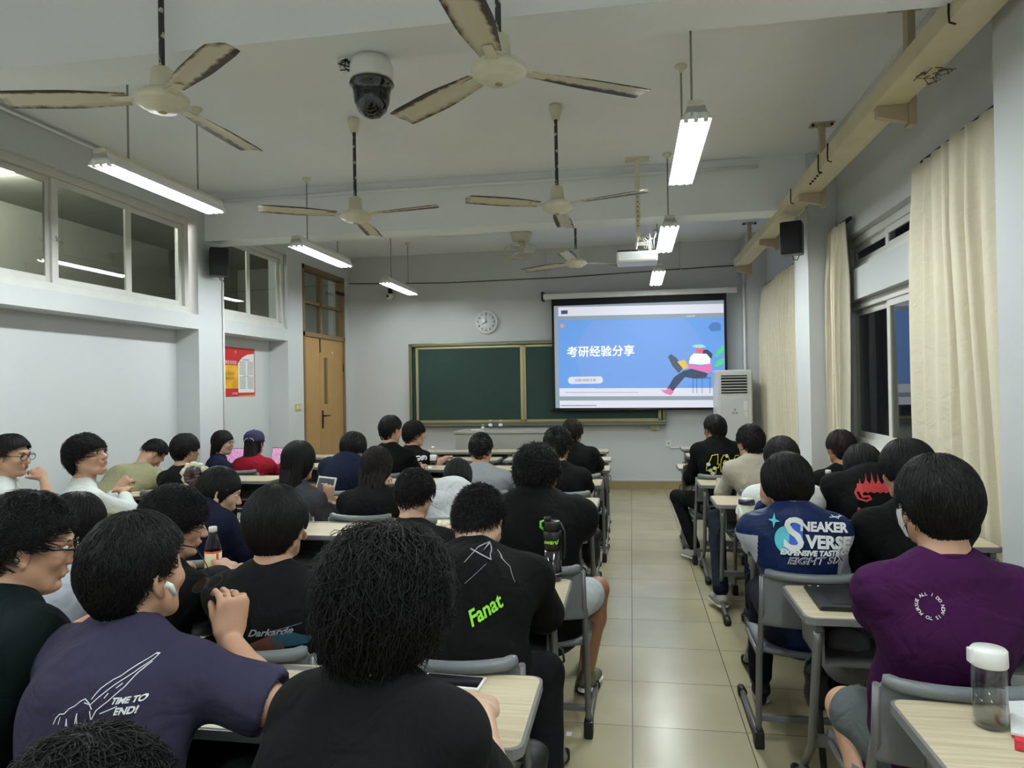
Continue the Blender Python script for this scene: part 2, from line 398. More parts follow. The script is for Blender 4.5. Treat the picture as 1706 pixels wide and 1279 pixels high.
run('wall_pipe', [(1.62,7.41,0.2),(1.62,7.41,3.0)], .008, M_TRIM, 'thin pipe up the far edge of the middle window pillar')
run('corner_pipe', [(1.575,10.34,0.2),(1.575,10.34,3.3)], .02, M_TRIM, 'upright pipe at the front right corner behind the air conditioner')
b = MB(); b.tube([(1.60,6.88,2.98),(1.66,6.875,3.02),(1.85,6.875,3.02),(1.87,6.875,2.9),(1.87,6.875,1.0)],.008,n=8)
tag(b.build('pillar_cord', M_TRIM),'looped white cord round the top of the middle window pillar','cord')
so = empty('wall_socket', (.53,YF,.68), 0, 'white wall socket low on front wall right of the aisle', 'socket')
MB().box(-.045,.045,-.02,0,-.045,.045,bev=.005).build('socket_plate', M_WHITEPL, so)
MB().box(-.008,.008,-.022,-.018,-.008,.012).build('socket_slot', M_BLACKPL, so)
sw = empty('light_switch', (XL,9.02,1.33), 0, 'yellowed double light switch on wall left of the door', 'light switch')
MB().box(0,.012,-.085,.085,-.045,.045,bev=.004).build('switch_plate', mat('yellowed_plastic',(196,180,110),.5), sw)
for y in (-.04,.04): MB().box(.012,.018,y-.02,y+.02,-.025,.025,bev=.003).build('rocker', M_CREAM, sw)

# ---- cable tray along the window wall with ceiling posts
tr = empty('cable_tray', (1.4575,3.2,3.09), 0, 'long beige cable tray hung from ceiling along the window wall', 'cable tray')
b = MB(); b.box(-.0875,.0875,-2.5,6.6,0,.1,bev=.004)
b.build('tray_channel', M_BEIGE, tr)
M_POST = mat('beige_post_paint', (176,164,138), .5)
for i,y in enumerate((4.3,6.15,8.0,9.75)):
    b = MB(); yy = y-3.2; b.box(.09,.13,yy-.035,yy+.035,-.12,ZC-3.09); b.box(.02,.2,yy-.06,yy+.06,ZC-3.098,ZC-3.09)
    p = b.build('hanger_post', M_POST, tr)
    MB().prism([(-.07,-.06),(.09,-.10),(.09,-.002),(-.07,-.002)],yy-.025,yy+.025).build('bracket', M_POST, p)
    for dx in (.035,.18): MB().lathe([(.004,-.02),(.012,-.014),(.012,0)],(dx,yy-.04,ZC-3.10),n=8).build('bolt', M_DARKMT, p)
for y in (3.3,5.2,5.45,6.35): 
    MB().tube([(-.095,y-3.2,.1),(-.098,y-3.2,.02),(-.095,y-3.2,-.02),(-.07,y-3.2,-.03)],.005,n=6).build('cable_hook', M_DARKMT, tr)
for k in range(5): MB().lathe([(.0,-.012),(.009,-.01),(.009,0)],(-.06,5.55-3.2+.07*k,0),n=8).build('tray_bolt', M_DARKMT, tr)
b = MB()
for x_ in (.31,.355): b.box(x_-.0575,x_+.03-.0575,-2.0,3.7,ZC-3.12,ZC-3.09)
tag(b.build('white_conduits', M_TRIM, None, loc=(1.4575,3.2,3.09)), 'pair of thin white conduits along the ceiling edge above the beige tray', 'conduit')
for y in (3.9,): 
    b = MB()
    for k in range(14):
        p0 = Vector((1.52+random.uniform(-.05,.05),y-.05+random.uniform(-.07,.07),3.085)); 
        b.tube([p0,p0+Vector((random.uniform(-.05,.05),random.uniform(-.05,.05),-.02)),p0+Vector((random.uniform(-.05,.05),random.uniform(-.05,.05),-.03))],.0025,n=4)
    tag(b.build('cobweb_tangle', mat('dusty_fibre',(120,108,88),.9)), 'tangle of dusty fibres stuck under the beige cable tray', 'debris')

# ---- luminaires
M_TUBE = mat('lit_tube', (246,255,255), .5, emit=TUBE_E)
M_TUBEF = mat('lit_tube_front', (246,255,255), .5, emit=TUBE_E*.5)
M_REFL = mat('white_reflector', (240,240,236), .35)
def make_lamp(M_TUBE=M_TUBE, W_=LAMP_W):
    r = empty('pendant_lamp')
    b = MB(); prof = [(-.085,.0),(-.055,.045),(-.045,.075),(.045,.075),(.055,.045),(.085,0)]
    poly = prof + [(x*.94,z-.004) for x,z in prof[::-1]]
    b.prism([(x,z) for x,z in prof]+[(.078,0),(.05,.038),(.0286,.038),(.022,.012),(.0143,.038),(-.0143,.038),(-.022,.012),(-.0286,.038),(-.05,.038),(-.078,0)], -.62,.62)
    for e_ in (-.62,.616): b.prism([(-.078,.004),(-.055,.045),(-.045,.072),(.045,.072),(.055,.045),(.078,.004)], e_, e_+.004)  # end plates added to shield the front wall from the tubes
    b.build('reflector', M_REFL, r)
    b = MB(); b.box(-.04,.04,-.63,.63,.075,.10,bev=.004); b.build('lamp_housing', M_CREAM, r)
    for x in (-.05,0,.05):
        t = MB().tube([(x,-.59,.012),(x,.59,.012)],.0125,n=10).build('fluorescent_tube', M_TUBE, r)
        for s in (-1,1): MB().box(x-.012,x+.012,s*.6-.012,s*.6+.012,-.006,.04,bev=.003).build('tube_holder', M_WHITEPL, t)
    for y in (-.37,.37):
        p = MB().tube([(0,y,.1),(0,y,ZC-2.93)],.0065,n=8).build('hanging_rod', mat('grey_rod',(150,150,140),.5) if y<0 else bpy.data.materials['grey_rod'], r)
        MB().lathe([(.008,-.05),(.022,-.03),(.04,-.012),(.04,0)],(0,y,ZC-2.93),n=16).build('ceiling_cap', M_CREAM, p)
    L = bpy.data.lights.new('lamp_light','AREA'); L.shape = 'RECTANGLE'; L.size = .14; L.size_y = 1.15; L.energy = W_; L.color = (.94,1,1)
    lo = bpy.data.objects.new('lamp_light', L); COL.objects.link(lo); lo.location = (0,0,-.006); lo.parent = r
    return r
lamps = [(.36,4.45,'near right ceiling lamp, largest white fluorescent fixture over the aisle'),
 (.36,7.0,'middle of the three fluorescent lamps receding over the aisle'),
 (.36,9.5,'farthest fluorescent lamp over the aisle in front of the screen'),
 (-3.13,4.45,'nearest fluorescent lamp on the left below the large high window'),
 (-3.13,7.0,'second fluorescent lamp on the left in front of the speaker pillar'),
 (-3.13,9.5,'farthest fluorescent lamp on the left near the door')]
lp = make_lamp(); lpf = make_lamp(M_TUBEF, LAMP_W*.5); nf_ = 0
for i,(x,y,l) in enumerate(lamps + [(x,y,None) for x in (.36,-3.13) for y in (1.3,-1.2)]):
    if y == 9.5: o = lpf if nf_ == 0 else copy_tree(lpf); nf_ = 1
    else: o = lp if i == 0 else copy_tree(lp)
    o.location = (x,y,2.93)
    tag(o, l or 'fluorescent fixture hanging above the rear seats', 'ceiling lamp', 'hanging fluorescent lamps')

# ---- ceiling fans
def make_fan():
    r = empty('ceiling_fan')
    b = MB(); b.lathe([(.0,-.062),(.022,-.062),(.026,-.057),(.07,-.052),(.080,-.045),(.084,-.036),(.112,-.028),(.118,-.014),(.116,.004),(.09,.026),(.05,.045),(0,.045)],n=36)
    h = b.build('motor_housing', M_CREAM, r)
    MB().lathe([(0,-.068),(.014,-.068),(.02,-.062),(.02,-.057)],n=16).build('hub_cap', M_GOLD, h)
    MB().lathe([(.0,.04),(.045,.04),(.052,.05),(.048,.13),(.04,.14),(0,.14)],n=20).build('lower_canopy', M_CREAM, r)
    MB().tube([(0,0,.12),(0,0,ZC-2.9-.02)],.013,n=10).build('down_rod', M_ROD, r)
    MB().lathe([(0,-.11),(.03,-.11),(.05,-.02),(.045,0),(0,0)],(0,0,ZC-2.9),n=20).build('ceiling_canopy', M_CREAM, r)
    return r
def blade(root, ang, R=.72, half=.074):
    """one blade: iron from the hub, twisted tapering sheet"""
    b = MB(); n = 10; top=[]; 
    for i in range(n+1):
        t = i/n; x = .15+(R-.15)*t; wd = half*(.62+.38*min(1,t*2.2)); tw = rad(11-4*t); ring=[]
        if i == n: wd *= .93
        for s,dz in ((-1,0),(-.5,.008),(0,.011),(.5,.008),(1,0)):
            ring.append((x+(.02*(1-abs(s)) if i==n else 0), s*wd*math.cos(tw), s*wd*math.sin(tw)+dz-.012*t))
        ring += [(p[0],p[1],p[2]-.004) for p in ring[::-1]]
        top.append(ring)
    b.sm = True; b.loft(top)
    o = b.build('fan_blade', M_BLADE, root); o.rotation_euler = (0,0,ang)
    b = MB(); b.box(.10,.22,-.022,.022,-.006,.002,bev=.002); o2 = b.build('blade_iron', M_CREAM, o)
    return o
FANS = [(-2.1,2.97,(86,-37,-166),'cream ceiling fan nearest on the left with flaking blade edges'),
 (-.53,2.98,(30,144,-92),'cream ceiling fan nearest on the right, rusty brown blades'),
 (-2.08,5.25,(-144,-14,98),'ceiling fan in the middle bay behind the black dome camera'),
 (-.52,5.31,(-148,-25,90),'ceiling fan in the middle bay left of the aisle lamps'),
 (-.57,7.8,(152,-95,29),'small far ceiling fan beside the ceiling projector')]
for i,(x,y,angs,l) in enumerate(FANS):
    f = make_fan(); f.location = (x,y,2.9); tag(f,l,'ceiling fan')
    for a in angs: blade(f, rad(a), .70)

# ---- dome camera under the near beam
dc = empty('dome_camera', (-1.21,3.29,3.15), 0, 'large black dome camera in white housing under the near beam', 'security camera')
b = MB(); b.lathe([(.05,0),(.105,-.01),(.125,-.05),(.125,-.115),(.11,-.13),(0,-.13)],n=32); b.build('camera_housing', M_WHITEPL, dc)
b = MB(); b.box(-.19,-.08,-.05,.05,-.05,0,bev=.005); b.build('mount_plate', M_WHITEPL, dc)
b = MB(); b.lathe([(.0,-.128),(.125,-.128),(.128,-.145),(.112,-.155),(.105,-.2),(.1,-.24),(.08,-.285),(.045,-.315),(0,-.325)],n=32); b.build('camera_dome', mat('black_gloss_dome',(10,11,13),.08,coat=.5), dc)
b = MB()
for k in range(6):
    a = k*1.1; p = Vector((-.13,-.055,-.02)); b.tube([p,p+Vector((.03*math.cos(a),-.01,-.02+.02*math.sin(a))),p+Vector((.05*math.cos(a+.6),-.005,-.03+.035*math.sin(a+.6))),p+Vector((.06,.01,-.05))],.0035,n=6)
b.build('camera_cables', M_BLACKPL, dc)
cc = empty('wall_camera', (-3.71,YF,3.02), 0, 'small white camera on front wall below the far left lamp', 'security camera')
MB().box(-.03,.03,-.06,0,.0,.12,bev=.01).build('camera_bracket', M_DARKMT, cc)
MB().lathe([(0,-.09),(.03,-.085),(.06,-.05),(.065,0),(0,.0)],(0,-.09,.02),n=20).build('camera_body', M_WHITEPL, cc)
MB().lathe([(0,0),(.02,.0),(.02,.015),(0,.015)],n=12,M=Matrix.Translation((0,-.152,-.02))@Matrix.Rotation(rad(80),4,'X')).build('camera_lens', M_BLACKPL, cc)

dc.scale = (.84,.84,.9); ck_s = 1.12
# ---- orbit fan on the ceiling
of = empty('orbit_fan', (-1.44,9.62,ZC), 0, 'round caged orbit fan mounted on ceiling above the clock', 'fan')
MB().lathe([(0,-.1),(.10,-.1),(.13,-.02),(.13,0),(0,0)],n=24).build('fan_base', M_CREAM, of)
MB().tube([(0,0,-.1),(.02,-.02,-.16),(0,-.06,-.22)],.035,n=10).build('fan_motor', M_CREAM, of)
b = MB(); Mx = Matrix.Translation((0,-.1,-.24))@Matrix.Rotation(rad(35),4,'X')
for q in range(28):
    a = 2*PI*q/28; b.tube([Mx@Vector((r_*math.cos(a),r_*math.sin(a),z_)) for r_,z_ in ((.03,-.085),(.12,-.075),(.19,-.04),(.205,0),(.19,.04),(.1,.07))],.0016,n=4)
for r_,z_ in ((.205,0),(.12,-.075)): b.tube([Mx@Vector((r_*math.cos(2*PI*k/32),r_*math.sin(2*PI*k/32),z_)) for k in range(33)],.004,n=5)
b.build('fan_cage', M_CREAM, of)
b = MB()
for q in range(3):
    a = 2*PI*q/3; b.box(.04,.17,-.045,.045,-.002,.002,bev=0,M=Mx@Matrix.Rotation(a,4,'Z')@Matrix.Rotation(rad(18),4,'X'))
b.build('fan_blades', M_WHITEPL, of)
MB().lathe([(0,-.095),(.045,-.09),(.05,-.08),(0,-.075)],n=20,M=Mx).build('cage_badge', M_WHITEPL, of)

of.scale = (1.15,1.15,1.1)
# ---- projector on its pole
pj = empty('projector', (.09,6.72,2.72), 0, 'white ceiling projector hanging on a perforated pole', 'projector')
b = MB(); b.box(-.2,.17,-.14,.14,-.05,.05,bev=.02); b.build('projector_body', M_WHITEPL, pj)
MB().box(-.19,.0,-.13,.13,.05,.065,bev=.005).build('projector_lid', M_BLACKPL, pj)
MB().lathe([(0,0),(.035,0),(.04,.02),(.04,.05),(0,.05)],n=16,M=Matrix.Translation((.1,.13,0))@Matrix.Rotation(rad(-90),4,'X')).build('projector_lens', M_BLACKPL, pj)
b = MB(); b.box(-.022,.022,-.02,.02,.22,ZC-2.72); b.box(-.11,.11,-.06,.06,ZC-2.735,ZC-2.72)
pl = b.build('projector_pole', M_CREAM, pj)
b = MB()
for k in range(8): b.lathe([(0,0),(.006,0),(.006,.004),(0,.004)],n=8,M=Matrix.Translation((0,-.023,.3+.045*k))@Matrix.Rotation(rad(90),4,'X'))
b.build('pole_holes', M_BLACKPL, pl)
b = MB()
for k in range(4):
    a = rad(45+90*k); b.tube([(0,0,.24),(.07*math.cos(a)+.04,.07*math.sin(a),.14),(.1*math.cos(a)+.04,.09*math.sin(a),.055)],.008,n=6)
b.box(-.03,.1,-.05,.05,.13,.145,bev=.004); b.box(-.03,.03,-.03,.03,.18,.25,bev=.004)
b.build('projector_bracket', M_CREAM, pj)
b = MB()
for k in range(7):
    x = .05+.015*k; b.tube([(x,-.12,.07),(x+.02*math.sin(k),-.15,.14),(x+.03*math.cos(k*2),-.12,.1+.02*k),(.02,-.05,.2)],.004,n=6)
b.build('projector_cables', M_WHITEPL, pj)

# ---- speakers
def speaker(loc, rz, label):
    s = empty('wall_speaker', loc, rz, label, 'speaker')
    MB().box(-.095,.095,-.08,.08,-.15,.15,bev=.02).build('speaker_cabinet', M_BLACKPL, s)
    MB().box(-.085,.085,-.092,-.078,-.14,.14,bev=.01).build('speaker_grille', mat('black_grille',(12,13,20),.7,bump=.6,bscale=500), s)
    MB().box(-.02,.02,.06,.13,-.04,.04).build('speaker_bracket', M_DARKMT, s)
    MB().tube([(0,.02,-.15),(.01,-.01,-.19),(.04,.0,-.2),(.06,.03,-.15)],.004,n=6).build('speaker_cable', M_BLACKPL, s)
speaker((XL+.13,6.98,2.93), rad(35), 'black box speaker on left pillar between the high windows')
speaker((1.47,6.84,2.86), rad(-20), 'black box speaker on the window side pillar')

# ================================================================== FRONT WALL
bb = empty('chalkboard', (-1.45,YF,.98), 0, 'wide dark green sliding chalkboard with gold metal frame', 'chalkboard')
M_GREEN = mat('green_board', (14,50,43), .65, var=.10, scale=2.5)
MB().box(-1.9,1.9,-.06,-.02,.06,1.22).build('board_back', M_GREEN, bb)
b = MB(); b.box(-1.95,1.95,-.12,0,1.22,1.27,bev=.006); b.box(-1.95,1.95,-.14,0,-.02,.05,bev=.006); b.box(-1.95,-1.9,-.12,0,0,1.25,bev=.006); b.box(1.9,1.95,-.12,0,0,1.25,bev=.006)
b.build('board_frame', mat('olive_metal',(112,112,84),.35,metal=.6), bb)
for x0,x1,y in ((-1.82,-.18,-.10),(-.14,1.86,-.075)):
    p = MB().box(x0,x1,y,y+.02,.07,1.19).build('sliding_panel', M_GREEN, bb)
    b = MB(); b.box(x0-.02,x0+.02,y-.008,y+.025,.05,1.21); b.box(x1-.02,x1+.02,y-.008,y+.025,.05,1.21); b.box(x0,x1,y-.008,y+.025,1.18,1.21); b.box(x0,x1,y-.008,y+.025,.05,.08)
    b.build('panel_frame', M_GOLD, p)
MB().box(-1.95,1.95,-.17,-.12,-.01,.005).build('chalk_ledge', M_GREYMT, bb)
for x in (1.78,): MB().box(x-.06,x+.06,-.08,0,-.09,-.02).build('board_bracket', M_GOLD, bb)
# clock 8:00
ck = empty('wall_clock', (-2.18,YF-.0,2.56), 0, 'round white wall clock above the chalkboard reading eight', 'clock')
RX = Matrix.Rotation(rad(90),4,'X')
MB().lathe([(0,0),(.155,0),(.165,.02),(.16,.045),(.148,.05),(.14,.04),(0,.04)],n=40,M=RX).build('clock_case', M_WHITEPL, ck)
MB().lathe([(0,.040),(.141,.040),(.141,.042),(0,.042)],n=40,M=RX).build('clock_face', mat('clock_face',(232,236,238),.25,coat=.5), ck)
b = MB()
for L_,w_,a in ((.075,.006,240),(.11,.0045,0)):
    t = rad(90-a); d = Vector((math.cos(t),0,math.sin(t))); n_ = Vector((-math.sin(t),0,math.cos(t)))
    b.loft([[Vector((0,-.044,0))-d*.02+n_*w_*s_ for s_ in (-1,1)]+[d*L_+Vector((0,-.044,0))+n_*w_*.4*s_ for s_ in (1,-1)],
            [Vector((0,-.046,0))-d*.02+n_*w_*s_ for s_ in (-1,1)]+[d*L_+Vector((0,-.046,0))+n_*w_*.4*s_ for s_ in (1,-1)]])
b.build('clock_hands', M_BLACKPL, ck)
M_INK = mat('black_ink',(22,22,24),.7)
for h in range(1,13):
    t = rad(90-30*h); text_obj('numeral', str(h), .042, M_INK, (.112*math.cos(t),-.0435,.112*math.sin(t)), (rad(90),0,0), ck, bold=.001)
ck.scale = (1.12,1,1.12)
# screen
sx0, sx1, sz0, sz1 = -1.15, 1.37, 1.2, 2.86
ps = empty('projection_screen', (0,10.62,0), 0, 'lit pull-down projection screen showing a blue title slide', 'screen')
b = MB(); b.box(-1.27,1.52,-.05,.04,2.85,2.93,bev=.012); b.build('screen_case', M_WHITEPL, ps)
MB().box(-1.3,-1.27,-.02,.175,2.84,2.97).build('screen_bracket', M_DARKMT, ps)
MB().box(sx0,sx1,-.004,.004,sz0,sz1).build('screen_border', mat('black_screen_cloth',(10,10,14),.8), ps)
MB().tube([(sx0-.02,0,sz0-.005),(sx1+.02,0,sz0-.005)],.014,n=10).build('bottom_bar', M_BLACKPL, ps)
def glow(name, rgb, e=.46):
    m, t, bs = new_mat(name); c = srgb(rgb); bs.inputs['Base Color'].default_value = (*[x*.3 for x in c],1); bs.inputs['Roughness'].default_value = .8
    bs.inputs['Emission Color'].default_value = (*c,1); bs.inputs['Emission Strength'].default_value = e; return m
G_W = glow('slide_white',(232,234,246)); G_G = glow('slide_grey',(150,165,178)); G_B = glow('slide_blue',(112,166,240)); G_B2 = glow('slide_mid_blue',(124,168,238))
G_T = glow('slide_text',(246,250,255),.6); G_D = glow('slide_dark',(70,84,110)); G_P = glow('slide_pink',(236,130,190)); G_Y = glow('slide_yellow',(240,200,110)); G_GR = glow('slide_green',(90,220,150)); G_HAT = glow('slide_teal',(160,235,240)); G_SK = glow('slide_skin',(240,110,140))
img = MB().box(sx0+.035,sx1-.035,-.007,-.004,sz0+.03,sz1-.11).build('slide_image', G_G, ps)
def flat(name, poly, m, y, parent=img):
    b = MB(); b.prism(poly, y, y-.0006); return b.build(name, m, parent)
SX = lambda px: at(px,590,Y=10.61).x
def SP(pts, y=10.61): return [(at(a,c,Y=y).x, at(a,c,Y=y).z) for a,c in pts]
def q4(x,y): return (860+x*.2579, 450+y*.2579)   # crop coordinates of the slide -> photograph
def spoly(pts): return SP([q4(*p) for p in pts])
flat('top_band', spoly([(272,240),(1340,216),(1340,275),(530,292),(272,298)]), G_W, -.0072)
flat('slide_panel', spoly([(272,325),(1342,304),(1345,760),(278,762)]), G_B, -.0072)
cx_,cz_ = spoly([(790,545)])[0]; 
flat('slide_circle', [(cx_+.91*math.cos(k*PI/24), max(min(cz_+.73*math.sin(k*PI/24), spoly([(790,318)])[0][1]), spoly([(790,759)])[0][1])) for k in range(48)], G_B2, -.0078)
flat('lower_band', spoly([(278,762),(1345,760),(1345,812),(280,815)]), G_W, -.0078)
flat('footer_band', spoly([(280,842),(1345,838),(1345,886),(282,890)]), G_W, -.0078)
flat('icon', spoly([(290,260),(332,258),(332,282),(290,284)]), G_D, -.008)
flat('logo', spoly([(282,350),(300,345),(314,360),(300,375),(285,368)]), glow('slide_orange',(235,160,140)), -.0085)
flat('slide_rule', spoly([(316,788),(790,788),(790,791),(316,791)]), G_G, -.0085)
flat('progress_box', spoly([(288,872),(520,872),(520,876),(288,876)]), G_D, -.0085)
x0,z0 = spoly([(335,735)])[0]; x1,z1 = spoly([(560,685)])[0]
flat('slide_button', rrect(x0,x1,z0,z1,abs(z1-z0)*.49,6), G_W, -.0085)
tx,tz = spoly([(545,528)])[0]
t_ = text_obj('slide_title', '考研经验分享', .168, G_T, (tx,-.0092,tz), (rad(90),0,0), img, bold=.003, spacing=1.02, sx=.98)
tx,tz = spoly([(447,711)])[0]
text_obj('button_caption', '22级 经验之谈', .05, G_D, (tx,-.0095,tz), (rad(90),0,0), img)
text_obj('page_caption', '经验分享', .03, G_W, (*[spoly([(1128,297)])[0][0]],-.008,spoly([(1128,297)])[0][1]), (rad(90),0,0), img)
# seated reader drawn on the slide (flat artwork)
flat('slide_leaf', spoly([(1280,560),(1300,520),(1342,478),(1342,520),(1300,560)]), G_GR, -.0085); flat('slide_leaf', spoly([(1278,620),(1300,585),(1342,565),(1342,600),(1300,625)]), G_GR, -.0085)
flat('slide_trousers', spoly([(1080,650),(1150,632),(1240,655),(1230,690),(1150,700),(1090,690),(1030,760),(1010,785),(975,765),(1020,690)]), G_D, -.0086)
flat('slide_book', spoly([(980,560),(1000,540),(1040,570),(1080,630),(1050,665),(1010,620)]), glow('slide_dark2',(90,100,120)), -.0088)
flat('slide_page', spoly([(1040,590),(1090,578),(1115,630),(1080,640)]), G_Y, -.009)
flat('slide_arms', spoly([(1105,605),(1180,620),(1262,600),(1265,650),(1240,665),(1110,630)]), G_P, -.009)
flat('slide_shirt', spoly([(1125,560),(1145,538),(1230,540),(1255,570),(1252,602),(1195,610),(1115,602)]), G_T, -.0094)
flat('slide_face', spoly([(1155,500),(1210,500),(1205,535),(1170,538)]), G_SK, -.0092); flat('slide_hair', spoly([(1200,515),(1235,512),(1268,540),(1262,572),(1235,560),(1205,540)]), glow('slide_hair',(70,80,100)), -.009)
flat('slide_hat', spoly([(1132,492),(1160,480),(1205,480),(1228,496),(1180,504)]), G_HAT, -.0096)
flat('slide_shoe', spoly([(930,768),(960,775),(990,760),(1018,785),(1000,808),(960,795)]), G_P, -.0092)
flat('slide_chair', spoly([(1140,695),(1255,693),(1255,698),(1140,700)]), G_D, -.0092)
for xx in (1140,1165,1200,1250): flat('slide_chair', spoly([(xx,698),(xx+3,698),(xx+3,795),(xx,795)]), G_D, -.0092)
flat('slide_cloud', spoly([(1240,370),(1260,340),(1300,335),(1322,350),(1320,390),(1260,395)]), glow('slide_blue3',(88,130,200)), -.0086)
# poster in the niche
po = empty('notice_poster', (XL-D,8.0,1.79), 0, 'red and yellow party notice poster in the wall niche', 'poster')
y0,y1,z0,z1 = -.37,.37,-.295,.295
pb = MB().box(.001,.004,y0,y1,z0,z1).build('poster_sheet', mat('poster_red',(196,36,40),.5), po)
def pf(name, poly, m, x=.0045): 
    b = MB(); b.prism(poly, x, x+.0006, axis='X'); return b.build(name, m, pb)
pf('poster_glow', [(y0,-.2),(-.02,-.2),(-.02,.08),(y0,.08)], mat('poster_amber',(232,170,40),.5,var=.3,scale=6))
pf('poster_panel', [(-.02,-.25)]+[(.35,-.25),(.35,.235)]+[(.2,.22),(.08,.18),(-.02,.11)], M_PAPER)
pf('poster_band', [(-.02,z0),(y1,z0),(y1,z0+.02),(-.02,z0+.012)], mat('poster_orange',(225,150,60),.5))
def pt(txt,size,y,z,m): text_obj('poster_text', txt, size, m, (.0056,y,z), (rad(90),0,rad(90)), pb)
pt('公寓安全检查',.05,-.2,.11,M_PAPER); pt('5 15 20 25',.04,-.2,-.02,M_INK); pt('8 90 45 59',.04,-.2,-.08,M_INK); pt('文明校园',.03,-.1,-.26,M_PAPER); pt('宿舍管理制度',.028,.16,.15,M_INK); pt('学生行为规范',.022,.16,-.05,M_INK)
b = MB()
for k in range(22):
    for c0 in (.01,.19):
        if k == 11: continue
        z = .125-.0155*k; b.box(.005,.0056,c0,c0+.14,z,z+.006)
b.build('poster_lines', mat('grey_print',(120,122,126),.8), pb)
pt('9',.06,-.07,.235,mat('poster_yellow',(240,210,60),.5))

# ---- air conditioner
ac = empty('air_conditioner', (1.36,10.05,0), 0, 'white floor standing air conditioner beside the screen', 'air conditioner')
MB().box(-.24,.2,-.32,.2,0,1.73,bev=.02).build('cabinet', mat('ac_white',(214,217,216),.35), ac)
MB().box(.2,.215,-.28,.16,.05,1.7,bev=.006).build('side_panel', mat('ac_yellowed',(184,178,138),.45), ac)
g = MB().box(-.19,.14,-.325,-.315,1.42,1.66).build('grille_opening', M_BLACKPL, ac)
for k in range(6):
    MB().box(-.19,.14,-.345,-.318,1.44+.038*k,1.452+.038*k).build('louver', mat('ac_louver',(200,203,204),.4) if k==0 else bpy.data.materials['ac_louver'], g)
MB().box(-.2,.15,-.326,-.318,.1,1.36,bev=.004).build('front_panel', mat('ac_front',(205,209,210),.3), ac)
b = MB(); b.box(.09,.14,-.330,-.325,1.2,1.32); b.box(.1,.135,-.330,-.325,1.12,1.18); b.build('energy_label', M_PAPER, ac)
b = MB()
for k in range(3):
    a = rad(90+120*k); b.prism([(.0,.0),(.03*math.cos(a-.35),.03*math.sin(a-.35)),(.045*math.cos(a),.045*math.sin(a)),(.03*math.cos(a+.35),.03*math.sin(a+.35))],-.329,-.326)
b.build('emblem', M_CHROME, ac).location = (-.02,0,1.18)

# ---- podium and front things
pd = empty('teacher_podium', (-1.65,9.6,0), 0, 'long pale grey teacher console desk under the chalkboard', 'podium')
M_POD = mat('pale_grey_laminate',(158,158,152),.45)
MB().box(-.68,.68,-.3,.3,.06,.94,bev=.008).build('podium_body', M_POD, pd)
MB().box(-.7,.7,-.32,.32,.94,.975,bev=.008).build('podium_top', M_POD, pd)
MB().box(-.66,.66,-.306,-.3,.2,.62,bev=.002).build('podium_panel', mat('podium_panel',(148,148,144),.45), pd)
MB().box(-.66,.66,-.28,.28,0,.06).build('podium_plinth', M_DARKMT, pd)
def water_bottle(loc, h=.22, label='', r=.032, cap=M_WHITEPL, lab=(230,235,240), group=None):
    o = empty('water_bottle', loc, 0, label, 'bottle', group)
    MB().lathe([(0,0),(r*.9,0),(r,.01),(r,h*.3),(r*.94,h*.33),(r,h*.36),(r,h*.62),(r*.85,h*.74),(r*.42,h*.86),(r*.4,h*.9),(0,h*.9)],n=20).build('bottle_body', M_CLEAR, o)
    MB().lathe([(r*1.01,h*.34),(r*1.02,h*.34),(r*1.02,h*.6),(r*1.01,h*.6)],n=20).build('bottle_label', mat('bottle_label',lab,.5), o)
    MB().lathe([(0,h*.9),(r*.5,h*.9),(r*.5,h*.99),(r*.42,h),(0,h)],n=16).build('bottle_cap', cap, o)
    return o
for px,l in ((817,'left small water bottle standing on the teacher console'),(834,'right small water bottle standing on the teacher console')):
    p = at(px,714,Y=9.65); water_bottle((p.x,9.65,.975),.13,l,.026)
p = at(804,722,Y=9.4); water_bottle((p.x,9.42,.975),.08,'tiny white capped bottle at the front edge of the console',.02)
p = at(795,716,Y=9.5); tag(MB().box(-.08,.08,-.04,.04,0,.012,bev=.003).build('chalk_box', M_PAPER, None, loc=(p.x,9.5,.976)), 'flat white box lying on the teacher console','box')
# ================================================================== CURTAINS
M_CURT = cloth('cream_curtain', (214,206,184), fold=.25, fine=.1)
def curtain(y0, y1, z0, z1, lam, amp, label, x=1.80, flare=0.0, pinch=1.0, seed=1):
    rg = random.Random(seed); n = int((y1-y0)/lam*14); m_ = 26; ph = []
    c_ = 0
    for i in range(n+1):
        c_ += 2*PI/14*(1+.35*math.sin(i*.23+seed)); ph.append(c_)
    b = MB(); b.sm = True; rows = []
    ym = (y0+y1)/2
    for j in range(m_+1):
        t = j/m_; z = z1+(z0-z1)*t; row = []
        k = pinch+(1-pinch)*min(1,abs(t-.08)*3) if pinch < 1 else 1
        for i in range(n+1):
            u = i/n; y = y0+(y1-y0)*u; y = ym+(y-ym)*k - flare*t*(1-u)
            a = amp*(.35+.65*min(1,t*5))*(1+.3*math.sin(u*11+seed))
            sh = math.sin(ph[i]+.5*math.sin(t*3+u*7))
            sh = math.copysign(abs(sh)**.8, sh)
            row.append((x+a*sh+.01*math.sin(t*5+u*9)-.03*flare*t*(1-u), y+.25*a*math.cos(2*ph[i]), z))
        rows.append(row)
    b.loft(rows, closed=False, caps=False)
    o = b.build('curtain_cloth', M_CURT); md = o.modifiers.new('thick','SOLIDIFY'); md.thickness = .003
    r = empty('window_curtain', (1.84,ym,z1), 0, label, 'curtain'); o.parent = r; o.matrix_parent_inverse = Matrix.Translation((-1.84,-ym,-z1))
    b = MB(); b.box(-.012,.012,y0-ym,y1-ym,.01,.035); b.build('curtain_rail', M_DARKMT, r)
    return r
curtain(3.56, 4.88, .35, 2.90, .15, .034, 'wide cream curtain nearest on right, hanging in deep folds', x=1.79, flare=.35, seed=2)
